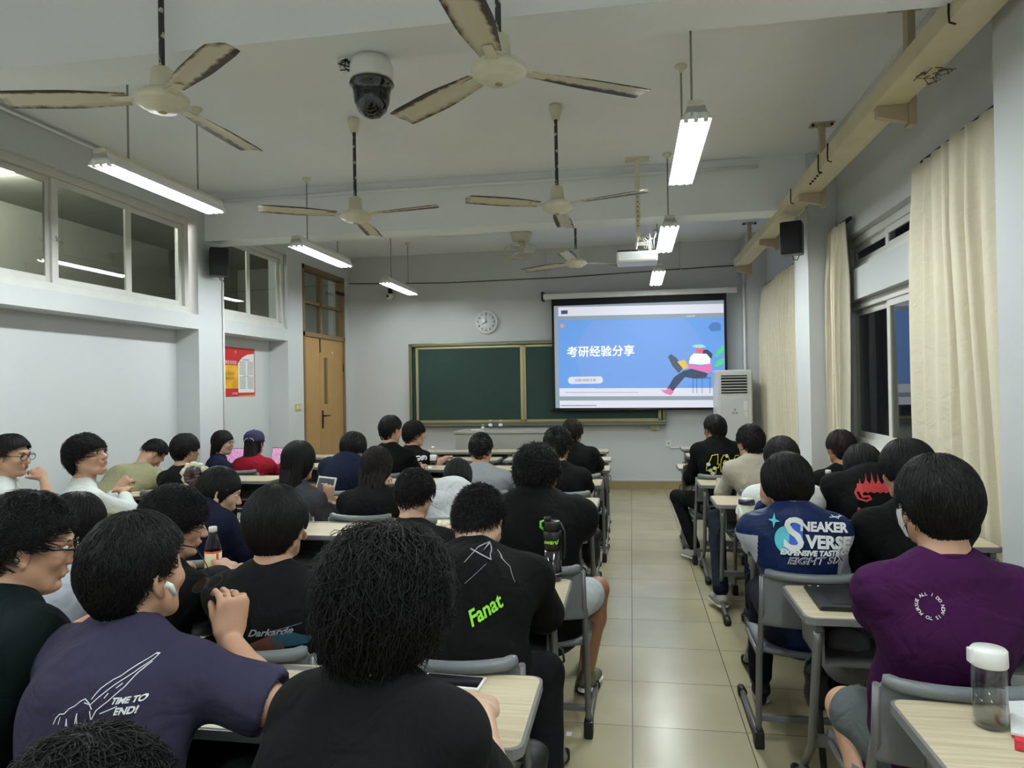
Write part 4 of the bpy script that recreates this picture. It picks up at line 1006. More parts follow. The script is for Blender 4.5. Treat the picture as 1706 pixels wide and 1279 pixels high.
def person(label, px, top, Y, seat=None, sx=0, yaw=0, head=(0,0,0), sc=1.0, shirt=None, sleeve=.62, hair='short', hst=None, hm=None, det=1, bw=.18, fat=1.0,
           arms=None, pants=None, shoes=None, glasses=None, face=True, skin=0, collar=True, legs=None, vox=None, women=False, tors=None, hem=.47, sleeve_m=None, shorts=False, name='person', nochair=False, chair_label=None, hood=False, crease=.005, hunch=0):
    T = np.array(at(px, top, Y=Y)); st = dict(STY[hair]); st['seed'] = (px*7.3+top)%50/5; st.update(hst or {})
    style = BASE.get(hair, hair); Rh = rot(yaw+head[0], head[1], head[2])
    topd = 0; 
    # highest point of the tilted hair ellipsoid
    c_ = Rh@V3(0,-.008,.028); up = Rh.T@V3(0,0,1); topd = c_[2]+math.sqrt((up[0]*st['semi'][0])**2+(up[1]*st['semi'][1])**2+(up[2]*st['semi'][2])**2)
    hc = V3(T[0], Y, T[2]-topd*sc)
    f = V3(-math.sin(rad(yaw)), math.cos(rad(yaw)), 0); r = V3(f[1], -f[0], 0); z = V3(0,0,1)
    pit = rad(head[1]); hy = (seat if seat is not None else Y-.03); hip = V3(hc[0]+sx, hy, .51)
    fat = 1+(fat-1)*.55; bw -= .022
    nb = hc - (Rh@V3(0,.0,1))*.06*sc - z*(.066*sc-hunch) - f*hunch*.4 - f*(.035*sc+.03*math.sin(max(pit,0))) if tors is None else np.array(tors,float)
    ch = nb*.72+hip*.28 - f*.035 - z*.02; wa = nb*.30+hip*.70 - f*.02
    shz = nb - z*.078*sc; wS = bw*sc
    sh = {s: shz + r*wS*s - z*.012 + f*.012 for s in (-1,1)}
    # default arms: elbows out, hands on the desk in front
    A = {}
    for s in (-1,1):
        spec = (arms or {}).get('L' if s < 0 else 'R')
        if spec is None:
            el = sh[s] + f*.13 + r*s*.03 - z*.245; el[2] = max(min(el[2], .86), .74)
            wr = hip + f*(.52) + r*s*.08; wr[2] = .795
            v = wr-el; L = np.linalg.norm(v); wr = el+v*min(1,.26/L)
            if wr[2] < .79: wr[2] = .79
            spec = dict(el=el, wr=wr)
        A[s] = spec
    det_v = {3:.0042,2:.0055,1:.0075,0:.010}[det]; det_v = vox or det_v
    S = Sdf(); H = lambda x,y,zz: hc+Rh@V3(x,y,zz)*sc
    # head
    RT = Rh
    S.ell(H(0,-.012,.032), RT, V3(.076,.094,.090)*sc, .02)
    S.ell(H(0,.030,-.012), RT, V3(.064,.062,.078)*sc, .02)
    S.cone(H(0,.035,-.055), H(0,.058,-.088), .050*sc, .026*sc, .02)
    for s in (-1,1):
        S.cone(H(s*.055,.0,-.045), H(s*.030,.050,-.083), .024*sc, .020*sc, .02)   # jaw
        S.ell(H(s*.040,.062,-.018), RT, V3(.022,.020,.020)*sc, .015)             # cheek
        er = rot(0,0,0); e_ = Rh@rot(0,-12,s*8)
        S.ell(H(s*.0815,-.004,-.006), e_@rot(s*18,0,0), V3(.0075,.018,.031)*sc, .004)
        S.ell(H(s*.091,.000,-.004), e_@rot(s*18,0,0), V3(.006,.010,.018)*sc, .004, sub=True)
        S.ell(H(s*.083,.002,-.030), e_, V3(.006,.009,.011)*sc, .004)
    if face:
        for s in (-1,1): S.ell(H(s*.031,.096,.012), RT, V3(.019,.016,.013)*sc, .012, sub=True)
        S.cone(H(-.03,.082,.032), H(.03,.082,.032), .013*sc, .013*sc, .015)
        S.cone(H(0,.088,.016), H(0,.108,-.022), .007*sc, .0125*sc, .008)
        for s in (-1,1): S.cone(H(s*.011,.098,-.026), H(s*.006,.104,-.024), .0075*sc, .008*sc, .006)
        S.cone(H(-.016,.089,-.047), H(.016,.089,-.047), .0085*sc, .0085*sc, .008)
        S.cone(H(-.014,.088,-.059), H(.014,.088,-.059), .0085*sc, .0085*sc, .006)
        S.ell(H(0,.078,-.088), RT, V3(.020,.016,.014)*sc, .012)
    nr = .054*sc*(.9 if women else 1)*(1+.25*(fat-1))
    S.cone(nb-z*.03, H(0,-.018,-.045), nr*1.12, nr*.96, .03)
    S.cone(nb+r*wS*.45-z*.05, nb-r*wS*.45-z*.05, .042, .042, .04)
    # slim trunk inside the clothes, arms, hands
    S.cone(nb-z*.04, ch, .07, .10, .04, (f,.7)); S.cone(ch, wa, .10, .10, .05, (f,.7)); S.cone(wa, hip, .10, .12, .05, (f,.75))
    for s in (-1,1):
        a = A[s]; el, wr = np.array(a['el'],float), np.array(a['wr'],float)
        S.cone(sh[s]-r*s*.03, el, .047*fat, .037*fat, .03); S.cone(el, el*.62+wr*.38, .038*fat, .036*fat, .02); S.cone(el*.62+wr*.38, wr, .036*fat, .0245, .02, None)
        d = a.get('d', U(wr-el)*np.array([1,1,.3])+f*.2); n_ = a.get('n', z); 
        hand(S, wr+U(wr-el)*.008, np.array(d,float), np.array(n_,float), a.get('side', -s), a.get('curl',38), spread=a.get('spread',6), thumb=a.get('thumb'), sc=a.get('hs',1))
    if shorts or legs:
        lg = legs or {}
    K = {}
    for s in (-1,1):
        q = (legs or {}).get('L' if s < 0 else 'R')
        if q is None:
            kn = hip + f*.40 + r*s*.12; kn[2] = .535; an = kn + f*.02 + r*s*.01; an[2] = .10
            q = dict(kn=kn, an=an)
        K[s] = (hip+r*s*.09+f*.03+z*.02, np.array(q['kn'],float), np.array(q['an'],float), q.get('toe'))
    if shorts:
        for s in (-1,1):
            h_, kn, an, toe = K[s]; S.cone(h_,kn,.07,.055,.03); S.cone(kn,kn*.65+an*.35,.054,.056,.02); S.cone(kn*.65+an*.35,an,.056,.034,.03)
            td = U(toe if toe is not None else f); S.cone(an-z*.035,an+td*.10-z*.075,.032,.026,.02); S.cone(an-z*.05-td*.03, an-z*.06, .03,.03,.02)
            S.cone(an+td*.10-z*.078,an+td*.155-z*.082,.024,.018,.015)
    P, F = S.mesh(det_v); P = relax(P,F,2,.4)
    org = (hip[0],hip[1],0.0)
    skin_m = M_SKINS[skin]
    body = mk(name, P, F, skin_m, None, origin=org)
    tag(body, label, 'person')
    # shirt
    if shirt is not None:
        S = Sdf(); B = fat
        S.cone(nb-z*.055, ch, .085*B, .148*B*(.88 if women else 1), .05, (f,.66)); S.cone(ch, wa, .150*B*(.88 if women else 1), .150*B*(.85 if women else 1), .05, (f,.70)); 
        lw = V3(hip[0],hip[1],hem+.07); S.cone(wa, lw, .152*B, .165*B, .05, (f,.78))
        S.cone(nb-z*.046+r*.035, nb-z*.046-r*.035, .060*B, .060*B, .03)
        for s in (-1,1):
            S.cone(nb-z*.04+r*s*.03, sh[s]-z*.0, .058*B, .055*B, .045); S.cone(sh[s]-z*.01, ch+r*s*.06*B, .062*B, .10*B, .05, (f,.8))
            a = A[s]; el, wr = np.array(a['el'],float), np.array(a['wr'],float)
            if sleeve < 1:
                e2 = sh[s]*(1-sleeve)+el*sleeve; S.cone(sh[s]-r*s*.012, e2, .058*B, .064*B, .035)
                dv = U(el-sh[s]); S.cone(e2+dv*.055, e2+dv*.09, .06*B, .06*B, .004, None, sub=True)
            else:
                S.cone(sh[s]-r*s*.012, el, .058*B, .052*B, .035); S.cone(el, el+(wr-el)*(sleeve-1)*.95, .057*B, .042, .025)
        up_ = U(H(0,-.018,-.045)-nb); 
        if hood: S.ell(nb-f*.055-z*.005, np.eye(3), V3(.115,.065,.055), .03)
        P, F = S.mesh(max(det_v*1.25,.006)); P = relax(P,F,2,.5); P = creases(P,F,crease,int(px+top),12)
        so_ = mk('shirt', P, F, shirt, body, origin=org)
        if sleeve_m is not None:
            so_.data.materials.append(sleeve_m); cen = P[F].mean(1); q = np.abs((cen-nb)@r)
            mi = ((q > wS*.97)&(cen[:,2] < nb[2]-.10)).astype(np.int32); so_.data.polygons.foreach_set('material_index', mi)
        BVH[body.name] = (BVHTree.FromPolygons([tuple(v) for v in P], [tuple(q) for q in F]), so_)
        if collar:
            ring = []; 
            cc_ = nb+up_*.013
            for k in range(25):
                t = 2*PI*k/24; ring.append(tuple(cc_+r*.0605*sc*math.cos(t)+f*(.060*sc*math.sin(t)+.006)+z*(-.016*math.sin(t)-.012)))
            MBc = MB(); MBc.tube([Vector(p)-Vector(org) for p in ring], .0075, n=8, caps=False); MBc.build('neckband', shirt, so_)
    # trousers
    S = Sdf()
    if pants is not None:
        S.cone(hip-r*.07, hip+r*.07, .115, .115, .04)
        for s in (-1,1):
            h_, kn, an, toe = K[s]
            if shorts: S.cone(h_, h_+(kn-h_)*.68, .090, .086, .03); dv = U(kn-h_); 
            else: S.cone(h_,kn,.088,.066,.03); S.cone(kn,an+z*.02,.064,.052,.02)
        P, F = S.mesh(.008 if det >= 2 else .012); P = relax(P,F,2,.5); P = creases(P,F,.004,int(px),10)
        mk('shorts' if shorts else 'trousers', P, F, pants, body, origin=org)
    if shoes is not None:
        for s in (-1,1):
            h_, kn, an, toe = K[s]; td = U(toe if toe is not None else f); S = Sdf()
            S.cone(an-z*.045-td*.03, an+td*.12-z*.06, .040, .034, .02, (z,.8)); S.cone(an-z*.02, an-z*.05, .040, .042, .02)
            P, F = S.mesh(.008); P = relax(P,F,1); o = mk('shoe', P, F, shoes, body, origin=org)
            S = Sdf(); S.cone(an-z*.085-td*.035, an+td*.13-z*.087, .042, .038, .01, (z,.3)); P, F = S.mesh(.008); mk('shoe_sole', P, F, M_WHITEPL, o, origin=org).location = (0,0,0)
            bpy.context.view_layer.update()
    # face details
    if face:
        b = MB()
        for s in (-1,1):
            c = Vector(H(s*.031,.0785,.011))-Vector(org)
            r_ = bmesh.ops.create_uvsphere(b.bm, u_segments=12, v_segments=8, radius=.0105*sc)
            for v in r_['verts']: v.co += c
        eo = b.build('eyes', M_EYEW, body, smooth=True)
        b = MB()
        for s in (-1,1):
            c = Vector(H(s*.031,.0868,.010))-Vector(org)
            r_ = bmesh.ops.create_uvsphere(b.bm, u_segments=10, v_segments=6, radius=.0055*sc)
            for v in r_['verts']: v.co = c+Vector(Rh@(np.array(v.co)*V3(1,.5,1)))
        b.build('irises', M_IRIS, eo, smooth=True)
        b = MB()
        for s in (-1,1):
            b.tube([Vector(H(s*x,y,zz))-Vector(org) for x,y,zz in ((.014,.094,.030),(.030,.094,.035),(.046,.083,.030))],[.0022*sc,.0032*sc,.0012*sc],n=6)
            b.tube([Vector(H(s*x,y,zz))-Vector(org) for x,y,zz in ((.018,.0925,.0155),(.031,.0955,.0185),(.044,.087,.0145))],[.0012*sc,.0016*sc,.001*sc],n=5)
        b.build('eyebrows', M_HAIR, body)
        b = MB(); b.tube([Vector(H(x,y,zz))-Vector(org) for x,y,zz in ((-.019,.0905,-.053),(-.008,.0965,-.0505),(0,.0975,-.0515),(.008,.0965,-.0505),(.019,.0905,-.053))],[.002*sc,.005*sc,.0055*sc,.005*sc,.002*sc],n=8); b.build('lips', M_LIP, body)
    if glasses:
        g = empty('glasses', tuple(Vector(H(0,.1,.01))), 0); g.parent = body; g.location = Vector(H(0,.1,.01))-Vector(org); o0 = Vector(H(0,.1,.01))
        b = MB()
        for s in (-1,1):
            b.tube([Vector(H(s*.034+.026*math.cos(t)*sc, .106-.003*abs(math.cos(t)), .008+.020*math.sin(t)))-o0 for t in [2*PI*k/20 for k in range(21)]], .0022 if glasses == 'thick' else .0012, n=6)
            b.tube([Vector(H(*p))-o0 for p in ((s*.060,.104,.014),(s*.080,.07,.015),(s*.086,.0,.014),(s*.084,-.02,.0))], .0024 if glasses == 'thick' else .0013, n=6)
        b.tube([Vector(H(*p))-o0 for p in ((-.009,.105,.014),(0,.109,.016),(.009,.105,.014))], .002, n=6)
        b.build('glasses_frame', M_FRAME, g)
        b = MB()
        for s in (-1,1):
            vs = [b.bm.verts.new(Vector(H(s*.034+.025*math.cos(t)*sc,.105,.008+.019*math.sin(t)))-o0) for t in [2*PI*k/16 for k in range(16)]]; b.bm.faces.new(vs)
        b.build('lenses', M_LENS, g)
    if hair: make_hair('hair', hc, Rh, sc, style, st, det, body, hm or M_HAIR)
    if not nochair: chair(hip[0], hip[1]+.06, chair_label or 'grey chair of the '+label, rad(yaw*.3) if abs(yaw) < 20 else rad(math.copysign(5,yaw)))
    return dict(body=body, hc=hc, Rh=Rh, org=org, nb=nb, f=f, r=r, H=H, sh=sh, hip=hip)

def decal(p, me, m, px, py, rot_deg=0, name='shirt_print', off=.007, size=1.0, flatdir=None, maxe=.007, pw=None):
    """lays a flat print on the back of the shirt it is printed on"""
    bvh, so_ = BVH[p['body'].name]; d = Vector(ray(px,py)).normalized()
    hit = bvh.ray_cast(CAM, d)[0]
    if hit is None: print('decal missed', px, py); return
    if pw:
        xs = [v.co.x for v in me.vertices]; cx0 = (max(xs)+min(xs))/2; ys = [v.co.y for v in me.vertices]; cy0 = (max(ys)+min(ys))/2
        for v in me.vertices: v.co.x -= cx0; v.co.y -= cy0
        size = pw/1190*((hit-CAM).dot(fw))/(max(xs)-min(xs))
    f = Vector(p['f']) if flatdir is None else Vector(flatdir); r = Vector((f.y,-f.x,0)); z = Vector((0,0,1)); org = Vector(p['org'])
    bm = bmesh.new(); bm.from_mesh(me); bmesh.ops.triangulate(bm, faces=bm.faces)
    for _ in range(5):
        es = [e for e in bm.edges if e.calc_length()*size > maxe]
        if not es: break
        bmesh.ops.subdivide_edges(bm, edges=es, cuts=1); bmesh.ops.triangulate(bm, faces=[q for q in bm.faces if len(q.verts)>3])
    c, s = math.cos(rad(rot_deg)), math.sin(rad(rot_deg)); last = hit
    for v in bm.verts:
        x, y = (v.co.x*c-v.co.y*s)*size, (v.co.x*s+v.co.y*c)*size
        o_ = hit+r*x+z*y-f*.35; h = bvh.ray_cast(o_, f, .7)[0]
        if h is None: h = hit+r*x+z*y
        v.co = h-f*off-org
    me2 = bpy.data.meshes.new(name); bm.to_mesh(me2); bm.free(); me2.materials.clear(); me2.materials.append(m)
    o = bpy.data.objects.new(name, me2); COL.objects.link(o); o.parent = so_
    return o
def poly_me(polys):
    bm = bmesh.new()
    for p in polys:
        try: bm.faces.new([bm.verts.new((x,y,0)) for x,y in p])
        except ValueError: pass
    me = bpy.data.meshes.new('p'); bm.to_mesh(me); bm.free(); return me
def line_me(lines, w=.003):
    """polylines with width, as quads"""
    P = []
    for L in lines:
        for a, b in zip(L, L[1:]):
            d = Vector((b[0]-a[0],b[1]-a[1])); 
            if d.length < 1e-6: continue
            d.normalize(); n = Vector((-d.y,d.x))*w/2; e = d*w*.35
            P.append([(a[0]-e.x+n.x,a[1]-e.y+n.y),(a[0]-e.x-n.x,a[1]-e.y-n.y),(b[0]+e.x-n.x,b[1]+e.y-n.y),(b[0]+e.x+n.x,b[1]+e.y+n.y)])
    return poly_me(P)
C_BLK = cloth('black_cotton',(10,11,12)); C_BLK2 = cloth('washed_black_cotton',(14,15,17)); C_NAVY = cloth('navy_cotton',(18,23,44)); C_GRN = cloth('dark_green_cotton',(9,22,22))
C_WHT = cloth('white_cotton',(206,210,208)); C_GRY = cloth('grey_marl_cotton',(140,143,146)); C_OLV = cloth('olive_khaki_cotton',(146,144,112)); C_BEI = cloth('warm_grey_cotton',(168,162,148))
C_RED = cloth('crimson_cotton',(128,18,36)); C_PUR = cloth('plum_purple_cotton',(52,14,55)); C_SLT = cloth('slate_violet_cotton',(48,46,66)); C_CHR = cloth('charcoal_grey_cotton',(62,60,66))
C_VAR = cloth('navy_satin',(18,34,72),rough=.45,sheen=0); C_SLV = cloth('pale_grey_sleeve',(176,180,190)); C_HOOD = cloth('white_fleece',(204,208,210),fold=.7); C_JEAN = cloth('dark_trouser_cloth',(18,22,34)); C_PBLK = cloth('black_trouser_cloth',(11,11,13))
C_SHG = cloth('grey_green_shorts',(86,92,92)); C_SHW = cloth('pale_shorts',(180,186,190)); C_SHOE = mat('white_grey_shoe',(170,168,162),.6); C_SHB = mat('black_shoe',(22,22,24),.6); C_SLIP = mat('olive_slipper',(96,98,78),.6)
INK_W = mat('white_print',(222,224,226),.7); INK_Y = mat('yellow_print',(214,206,40),.7); INK_R = mat('red_print',(176,44,48),.7); INK_G = mat('lime_print',(140,220,60),.7); INK_C = mat('cyan_print',(86,190,206),.7); INK_B = mat('blue_print',(50,96,190),.7); INK_BR = mat('brown_print',(110,66,48),.7); INK_T = mat('teal_print',(30,74,92),.7); INK_S = mat('silver_print',(150,150,158),.7); INK_N = mat('navy_print',(20,34,74),.7)
def W(px,py,Y): return np.array(at(px,py,Y=Y))
# ------------------------------------------------ right block
p = person("person in black sweatshirt with yellow outlined numbers, leg in the aisle", 1190,690, 6.45, hunch=0.045, seat=6.40, yaw=14, head=(20,4,0), shirt=C_BLK, sleeve=1.9, hair='short', det=1, bw=.19, fat=1.08, pants=C_PBLK, shoes=C_SHOE, skin=2,
    legs={'L':dict(kn=(.40,6.72,.52),an=(.52,6.42,.12),toe=(-.5,.8,0)),'R':dict(kn=(.95,6.8,.53),an=(.95,6.85,.1))})
decal(p, line_me([[(-.14,-.03),(-.10,.07),(-.055,.08),(-.06,-.0),(-.045,-.0),(-.05,-.03),(-.065,-.03),(-.07,-.08),(-.105,-.08),(-.10,-.04),(-.135,-.06),(-.14,-.03)],[(-.03,.04),(-.01,.075),(.03,.07),(.045,.02),(.035,-.06),(.0,-.08),(-.03,-.06),(-.035,0),(-.03,.04)],[(-.005,.03),(.015,.03),(.015,-.04),(-.005,-.04),(-.005,.03)],[(.06,-.01),(.10,.07),(.14,.07),(.14,-.07),(.11,-.07),(.11,-.03),(.06,-.03),(.06,-.01)]], .006), INK_Y, 1207, 773, -2, pw=58)
decal(p, poly_me([[(x+.016*math.cos(k*PI/4),y+.016*math.sin(k*PI/4)) for k in range(8)] for x,y in ((-.13,.0),(-.08,-.03),(-.09,-.075),(.0,.015),(.02,.075),(-.11,-.05))]), INK_W, 1196, 774, -2, off=.005, pw=36)
person("person in plain warm grey long-sleeved sweatshirt", 1249,706, 5.45, hunch=0.03, seat=5.52, yaw=14, head=(12,2,0), shirt=C_BEI, sleeve=1.9, hair='messy', hst=dict(lift=.12,amp=.02,semi=(.094,.11,.112)), det=1, bw=.175, pants=C_JEAN, shoes=C_SHOE, sx=.07,
    legs={'L':dict(kn=(.62,5.62,.53),an=(.58,5.05,.13),toe=(-.3,1,0)),'R':dict(kn=(.95,5.7,.53),an=(.95,5.7,.1))})
person("person in white t-shirt mostly hidden by the navy varsity jacket", 1301,726, 4.38, seat=4.40, yaw=5, head=(8,10,0), shirt=C_WHT, sleeve=.7, hair='bangs', det=1, bw=.19, fat=1.1, pants=C_JEAN, shoes=C_SHB, sx=.06)
p = person("person in navy varsity jacket with big white lettering, head on hand", 1312,752, 3.15, hunch=0.04, seat=3.24, sx=.075, yaw=-2, head=(6,12,-8), sc=1.0, shirt=C_VAR, sleeve=1.9, sleeve_m=C_SLV, hair='bowl', hst=dict(lift=.06,amp=.015), det=2, bw=.178, fat=1.08, pants=C_JEAN, shoes=C_SHB, hem=.46, crease=.003,
    arms={'L':dict(el=W(1258,905,3.42),wr=W(1278,838,3.32),d=(.1,.0,1),n=(-.6,-.6,0),curl=70)})
decal(p, text_mesh('NEAKER',.085,bold=.004), INK_W, 1373, 877, -3, pw=78)
decal(p, text_mesh('VERSE',.085,bold=.004), INK_W, 1380, 903, -4, pw=76)
decal(p, poly_me([[(.052*math.cos(2*PI*k/28),.062*math.sin(2*PI*k/28)) for k in range(28)]]), INK_C, 1311, 899, 0, pw=38, off=.004)
decal(p, poly_me([[(-.01,-.05),(.045,-.045),(.05,.05),(.02,.062),(.0,.02)]]), INK_B, 1325, 884, 0, off=.006, pw=24)
decal(p, text_mesh('S',.2,bold=.003), INK_W, 1322, 888, -4, off=.009, pw=31)
decal(p, text_mesh('EXPENSIVE TASTE CO',.036,bold=.002,shear=.2), INK_W, 1361, 921, -1, pw=116, off=.011)
decal(p, text_mesh('EIGHT SIX',.040,bold=.0016,shear=.3,sx=1.3), INK_W, 1363, 934, 1, pw=98); decal(p, text_mesh('EIGHT SIX',.040,bold=-.0002,shear=.3,sx=1.3), INK_N, 1363, 934, 1, off=.009, pw=96)
decal(p, poly_me([[(0,.042),(.007,.008),(.03,0),(.007,-.008),(0,-.042),(-.007,-.008),(-.03,0),(-.007,.008)]]), INK_C, 1289, 866, -6, pw=18)
decal(p, line_me([[(-.03,0),(.03,.002)],[(-.02,.008),(.01,-.006),(.02,.006)]],.003), INK_W, 1392, 860, 0, pw=22)
person("person in black shirt near the window beyond the flame sweatshirt", 1400,715, 5.45, seat=5.5, yaw=6, head=(14,4,0), shirt=C_BLK, sleeve=.7, hair='bangs', hm=M_HAIRB, det=1, bw=.185, pants=C_PBLK, shoes=C_SHB, skin=2)
p = person('person in black sweatshirt with red flame print, head bowed', 1437,738, 4.42, hunch=0.12, seat=4.38, yaw=0, head=(-4,32,0), shirt=C_BLK2, sleeve=1.9, hair='bowl', det=1, bw=.21, fat=1.15, pants=C_PBLK, shoes=C_SHB, sx=.0)
fl = [[(x-.028,-.0),(x-.022,.05),(x-.006,h*.6),(x,h),(x+.006,h*.6),(x+.020,.05),(x+.028,.0),(x,-.015)] for x,h in ((-.085,.09),(-.042,.13),(.0,.14),(.042,.13),(.085,.10))]
decal(p, poly_me(fl), INK_R, 1453, 803, 0, pw=50)
decal(p, line_me([[(-.10,.0),(-.115,-.03),(-.10,-.07),(-.05,-.085),(-.02,-.07),(-.03,-.05),(-.07,-.055),(-.08,-.03),(-.05,-.01),(.02,-.005),(.10,-.01)],[(-.06,.0),(-.02,.015),(.05,.01)],[(-.09,.015),(.09,.02)]],.014), INK_R, 1452, 822, 0, pw=52)
decal(p, text_mesh('NIRV',.085,bold=.003,sx=.75), INK_R, 1456, 856, 0, pw=50); decal(p, text_mesh('SMAA',.03,bold=.001), INK_R, 1456, 868, 0, pw=48)
person("person in plain black top between flame sweatshirt and purple t-shirt", 1510,729, 3.22, seat=3.24, sx=.03, yaw=12, head=(18,10,0), shirt=C_BLK, sleeve=1.9, hair='bowl', det=2, bw=.21, fat=1.22, pants=C_PBLK, shoes=C_SHB)
R8 = person("person in purple t-shirt with a small ring of white lettering", 1560,755, 2.10, seat=2.19, sx=-.0, yaw=2, head=(4,4,0), sc=1.02, shirt=C_PUR, sleeve=.85, hair='bangs', hst=dict(semi=(.100,.115,.114),amp=.012,lift=.05), det=3, bw=.180, fat=1.12, pants=C_SHG, shoes=C_SHB, shorts=True, skin=0, hem=.40,
    arms={'L':dict(el=W(1462,1020,2.22),wr=W(1490,1040,2.46)),'R':dict(el=W(1690,1020,2.2),wr=W(1660,1035,2.5))},
    legs={'L':dict(kn=(.635,2.34,.55),an=(.72,2.02,.13),toe=(-.2,1,0)),'R':dict(kn=(.98,2.38,.55),an=(1.0,2.3,.12))}, sleeve_m=None)
ring = []
tx_ = 'ALL I DO NOW IS TO PURSUE'
me_all = bmesh.new()
for i,cch in enumerate(tx_):
    if cch == ' ': continue
    a = rad(128-i*360/26.0); me_ = text_mesh(cch,.015,bold=.0002); me_.transform(Matrix.Rotation(a-PI/2,4,'Z')); me_.transform(Matrix.Translation((.038*math.cos(a),.038*math.sin(a),0))); me_all.from_mesh(me_)
mr = bpy.data.meshes.new('r'); me_all.to_mesh(mr); decal(R8, mr, INK_W, 1547, 1008, 0, pw=42)
b = MB(); H = R8['H']; o0 = Vector(R8['org'])
pts = [Vector(H(*q))-o0 for q in ((-.074,.03,.0),(-.078,.035,-.03),(-.066,.05,-.07),(-.045,.09,-.075),(0,.12,-.05),(-.03,.115,-.0),(-.06,.08,.005))]
for a_,b_ in (((-.08,.005,.0),(-.074,.04,-.01)),((-.08,.0,-.03),(-.07,.045,-.06))): b.tube([Vector(H(*a_))-o0,Vector(H(*b_))-o0],.0016,n=5)
b.sm = True
b.loft([[Vector(H(x,y,zz))-o0 for zz,(x,y) in zip((.005,-.025,-.055,-.088),row)] for row in (((-.074,.035),(-.076,.038),(-.068,.04),(-.05,.055)),((-.066,.082),(-.066,.09),(-.06,.092),(-.044,.088)),((-.03,.108),(-.03,.118),(-.03,.115),(-.02,.10)),((0,.116),(0,.128),(0,.124),(0,.106)),((.03,.108),(.03,.118),(.03,.115),(.02,.10)),((.066,.082),(.066,.09),(.06,.092),(.044,.088)))],closed=False,caps=False)
b.build('face_mask', mat('white_mask_fabric',(214,218,220),.8), R8['body'])
# ------------------------------------------------ left block, far rows
p = person("curly haired person in black t-shirt with white letters, looking right", 690,700, 7.35, seat=7.3, yaw=-25, head=(-30,4,0), sc=1.08, shirt=C_BLK, sleeve=.6, hair='curl', det=1, bw=.19, fat=1.1, pants=C_PBLK, shoes=C_SHB, nochair=False)
decal(p, text_mesh('BRG®',.10,bold=.004), INK_W, 693, 763, 0, pw=30)
person("tallest person in far left rows, in plain black t-shirt", 651,691, 6.42, seat=6.4, yaw=-10, head=(-22,5,0), sc=1.06, shirt=C_BLK, sleeve=.65, hair='short', hst=dict(semi=(.096,.112,.114)), det=1, bw=.20, fat=1.15, pants=C_PBLK, shoes=C_SHB)
person("person in crimson top wearing a navy baseball cap", 424,718, 6.7, seat=6.62, yaw=-5, shirt=C_RED, sleeve=1.6, hair='long', hst=dict(tail=(.38,.075,.05),semi=(.085,.104,.098)), hm=M_HAIRB, det=1, bw=.185, fat=1.1, pants=C_JEAN, shoes=C_SHB, women=True, face=False)
capo = bpy.data.objects['person.007'] if False else [o for o in bpy.data.objects if o.get('label','').startswith('person in crimson')][0]
person("person in dark jacket and round glasses beside the crimson top", 371,716, 6.75, seat=6.7, yaw=-50, head=(-32,4,0), shirt=C_NAVY, sleeve=1.8, hair='long', hst=dict(tail=(.24,.08,.03)), det=1, bw=.165, pants=C_JEAN, shoes=C_SHB, women=True, glasses='thin', skin=1)
person("person in black t-shirt directly right of the slumped olive t-shirt", 309,721, 5.3, seat=5.25, yaw=-8, head=(-14,6,0), sc=1.05, shirt=C_BLK, sleeve=.6, hair='bangs', det=1, bw=.185, pants=C_PBLK, shoes=C_SHB)
person("person in olive t-shirt slumped forward over the desk", 254,731, 5.55, seat=5.1, sx=-.22, yaw=-14, head=(-22,58,0), shirt=C_OLV, sleeve=.7, hair='buzz', hst=dict(semi=(.09,.106,.108)), det=1, bw=.20, fat=1.22, pants=C_PBLK, shoes=C_SHB, tors=None)
person("person in white long-sleeved shirt with chin raised, tousled hair", 145,722, 4.15, seat=4.1, sx=.02, yaw=-38, head=(-48,-16,0), sc=1.16, shirt=C_WHT, sleeve=1.7, hair='curl', hst=dict(amp=.03,lift=.14), det=2, bw=.19, pants=C_JEAN, shoes=C_SHOE, skin=0,
    arms={'R':dict(el=W(215,850,4.2),wr=W(205,818,4.45)),'L':dict(el=W(170,850,4.5),wr=W(195,815,4.65),d=(.4,.3,.5),n=(0,-1,.3),curl=70)})
person("person in white t-shirt and glasses, hand raised to the mouth", 18,722, 4.15, seat=4.1, sx=-.08, yaw=-50, head=(-32,4,0), sc=1.12, shirt=C_WHT, sleeve=.7, hair='short', hst=dict(semi=(.098,.116,.112)), det=2, bw=.19, pants=C_JEAN, shoes=C_SHB, glasses='thick',
    arms={'R':dict(el=W(84,842,4.2),wr=W(72,798,4.36),d=(-.62,.1,.55),n=(.4,-.5,.75),curl=50,spread=9)})
person("person in black t-shirt farthest forward on the aisle's left", 953,697, 6.42, hunch=0.03, seat=6.4, yaw=-4, head=(-8,8,0), shirt=C_NAVY if False else C_BLK, sleeve=.62, hair='bangs', hm=M_HAIRB, det=1, bw=.20, fat=1.2, pants=C_PBLK, shoes=C_SHB, sx=.07,
    arms={'R':dict(el=W(1000,782,6.85),wr=W(975,770,7.0))})
person("person with tousled thick hair just beyond the big polo shirt", 929,710, 5.38, seat=5.38, yaw=-4, head=(-12,10,0), sc=1.06, shirt=C_BLK, sleeve=.62, hair='curl', hst=dict(lift=.1,amp=.02), det=1, bw=.195, fat=1.15, pants=C_PBLK, shoes=C_SHOE, sx=.06)
person("person in light grey t-shirt with close-cropped hair", 801,720, 5.38, seat=5.38, yaw=0, head=(-4,4,0), shirt=C_GRY, sleeve=.62, hair='buzz', hst=dict(semi=(.092,.108,.110)), det=1, bw=.20, fat=1.15, pants=C_JEAN, shoes=C_SHB, sx=.05, hem=.5)
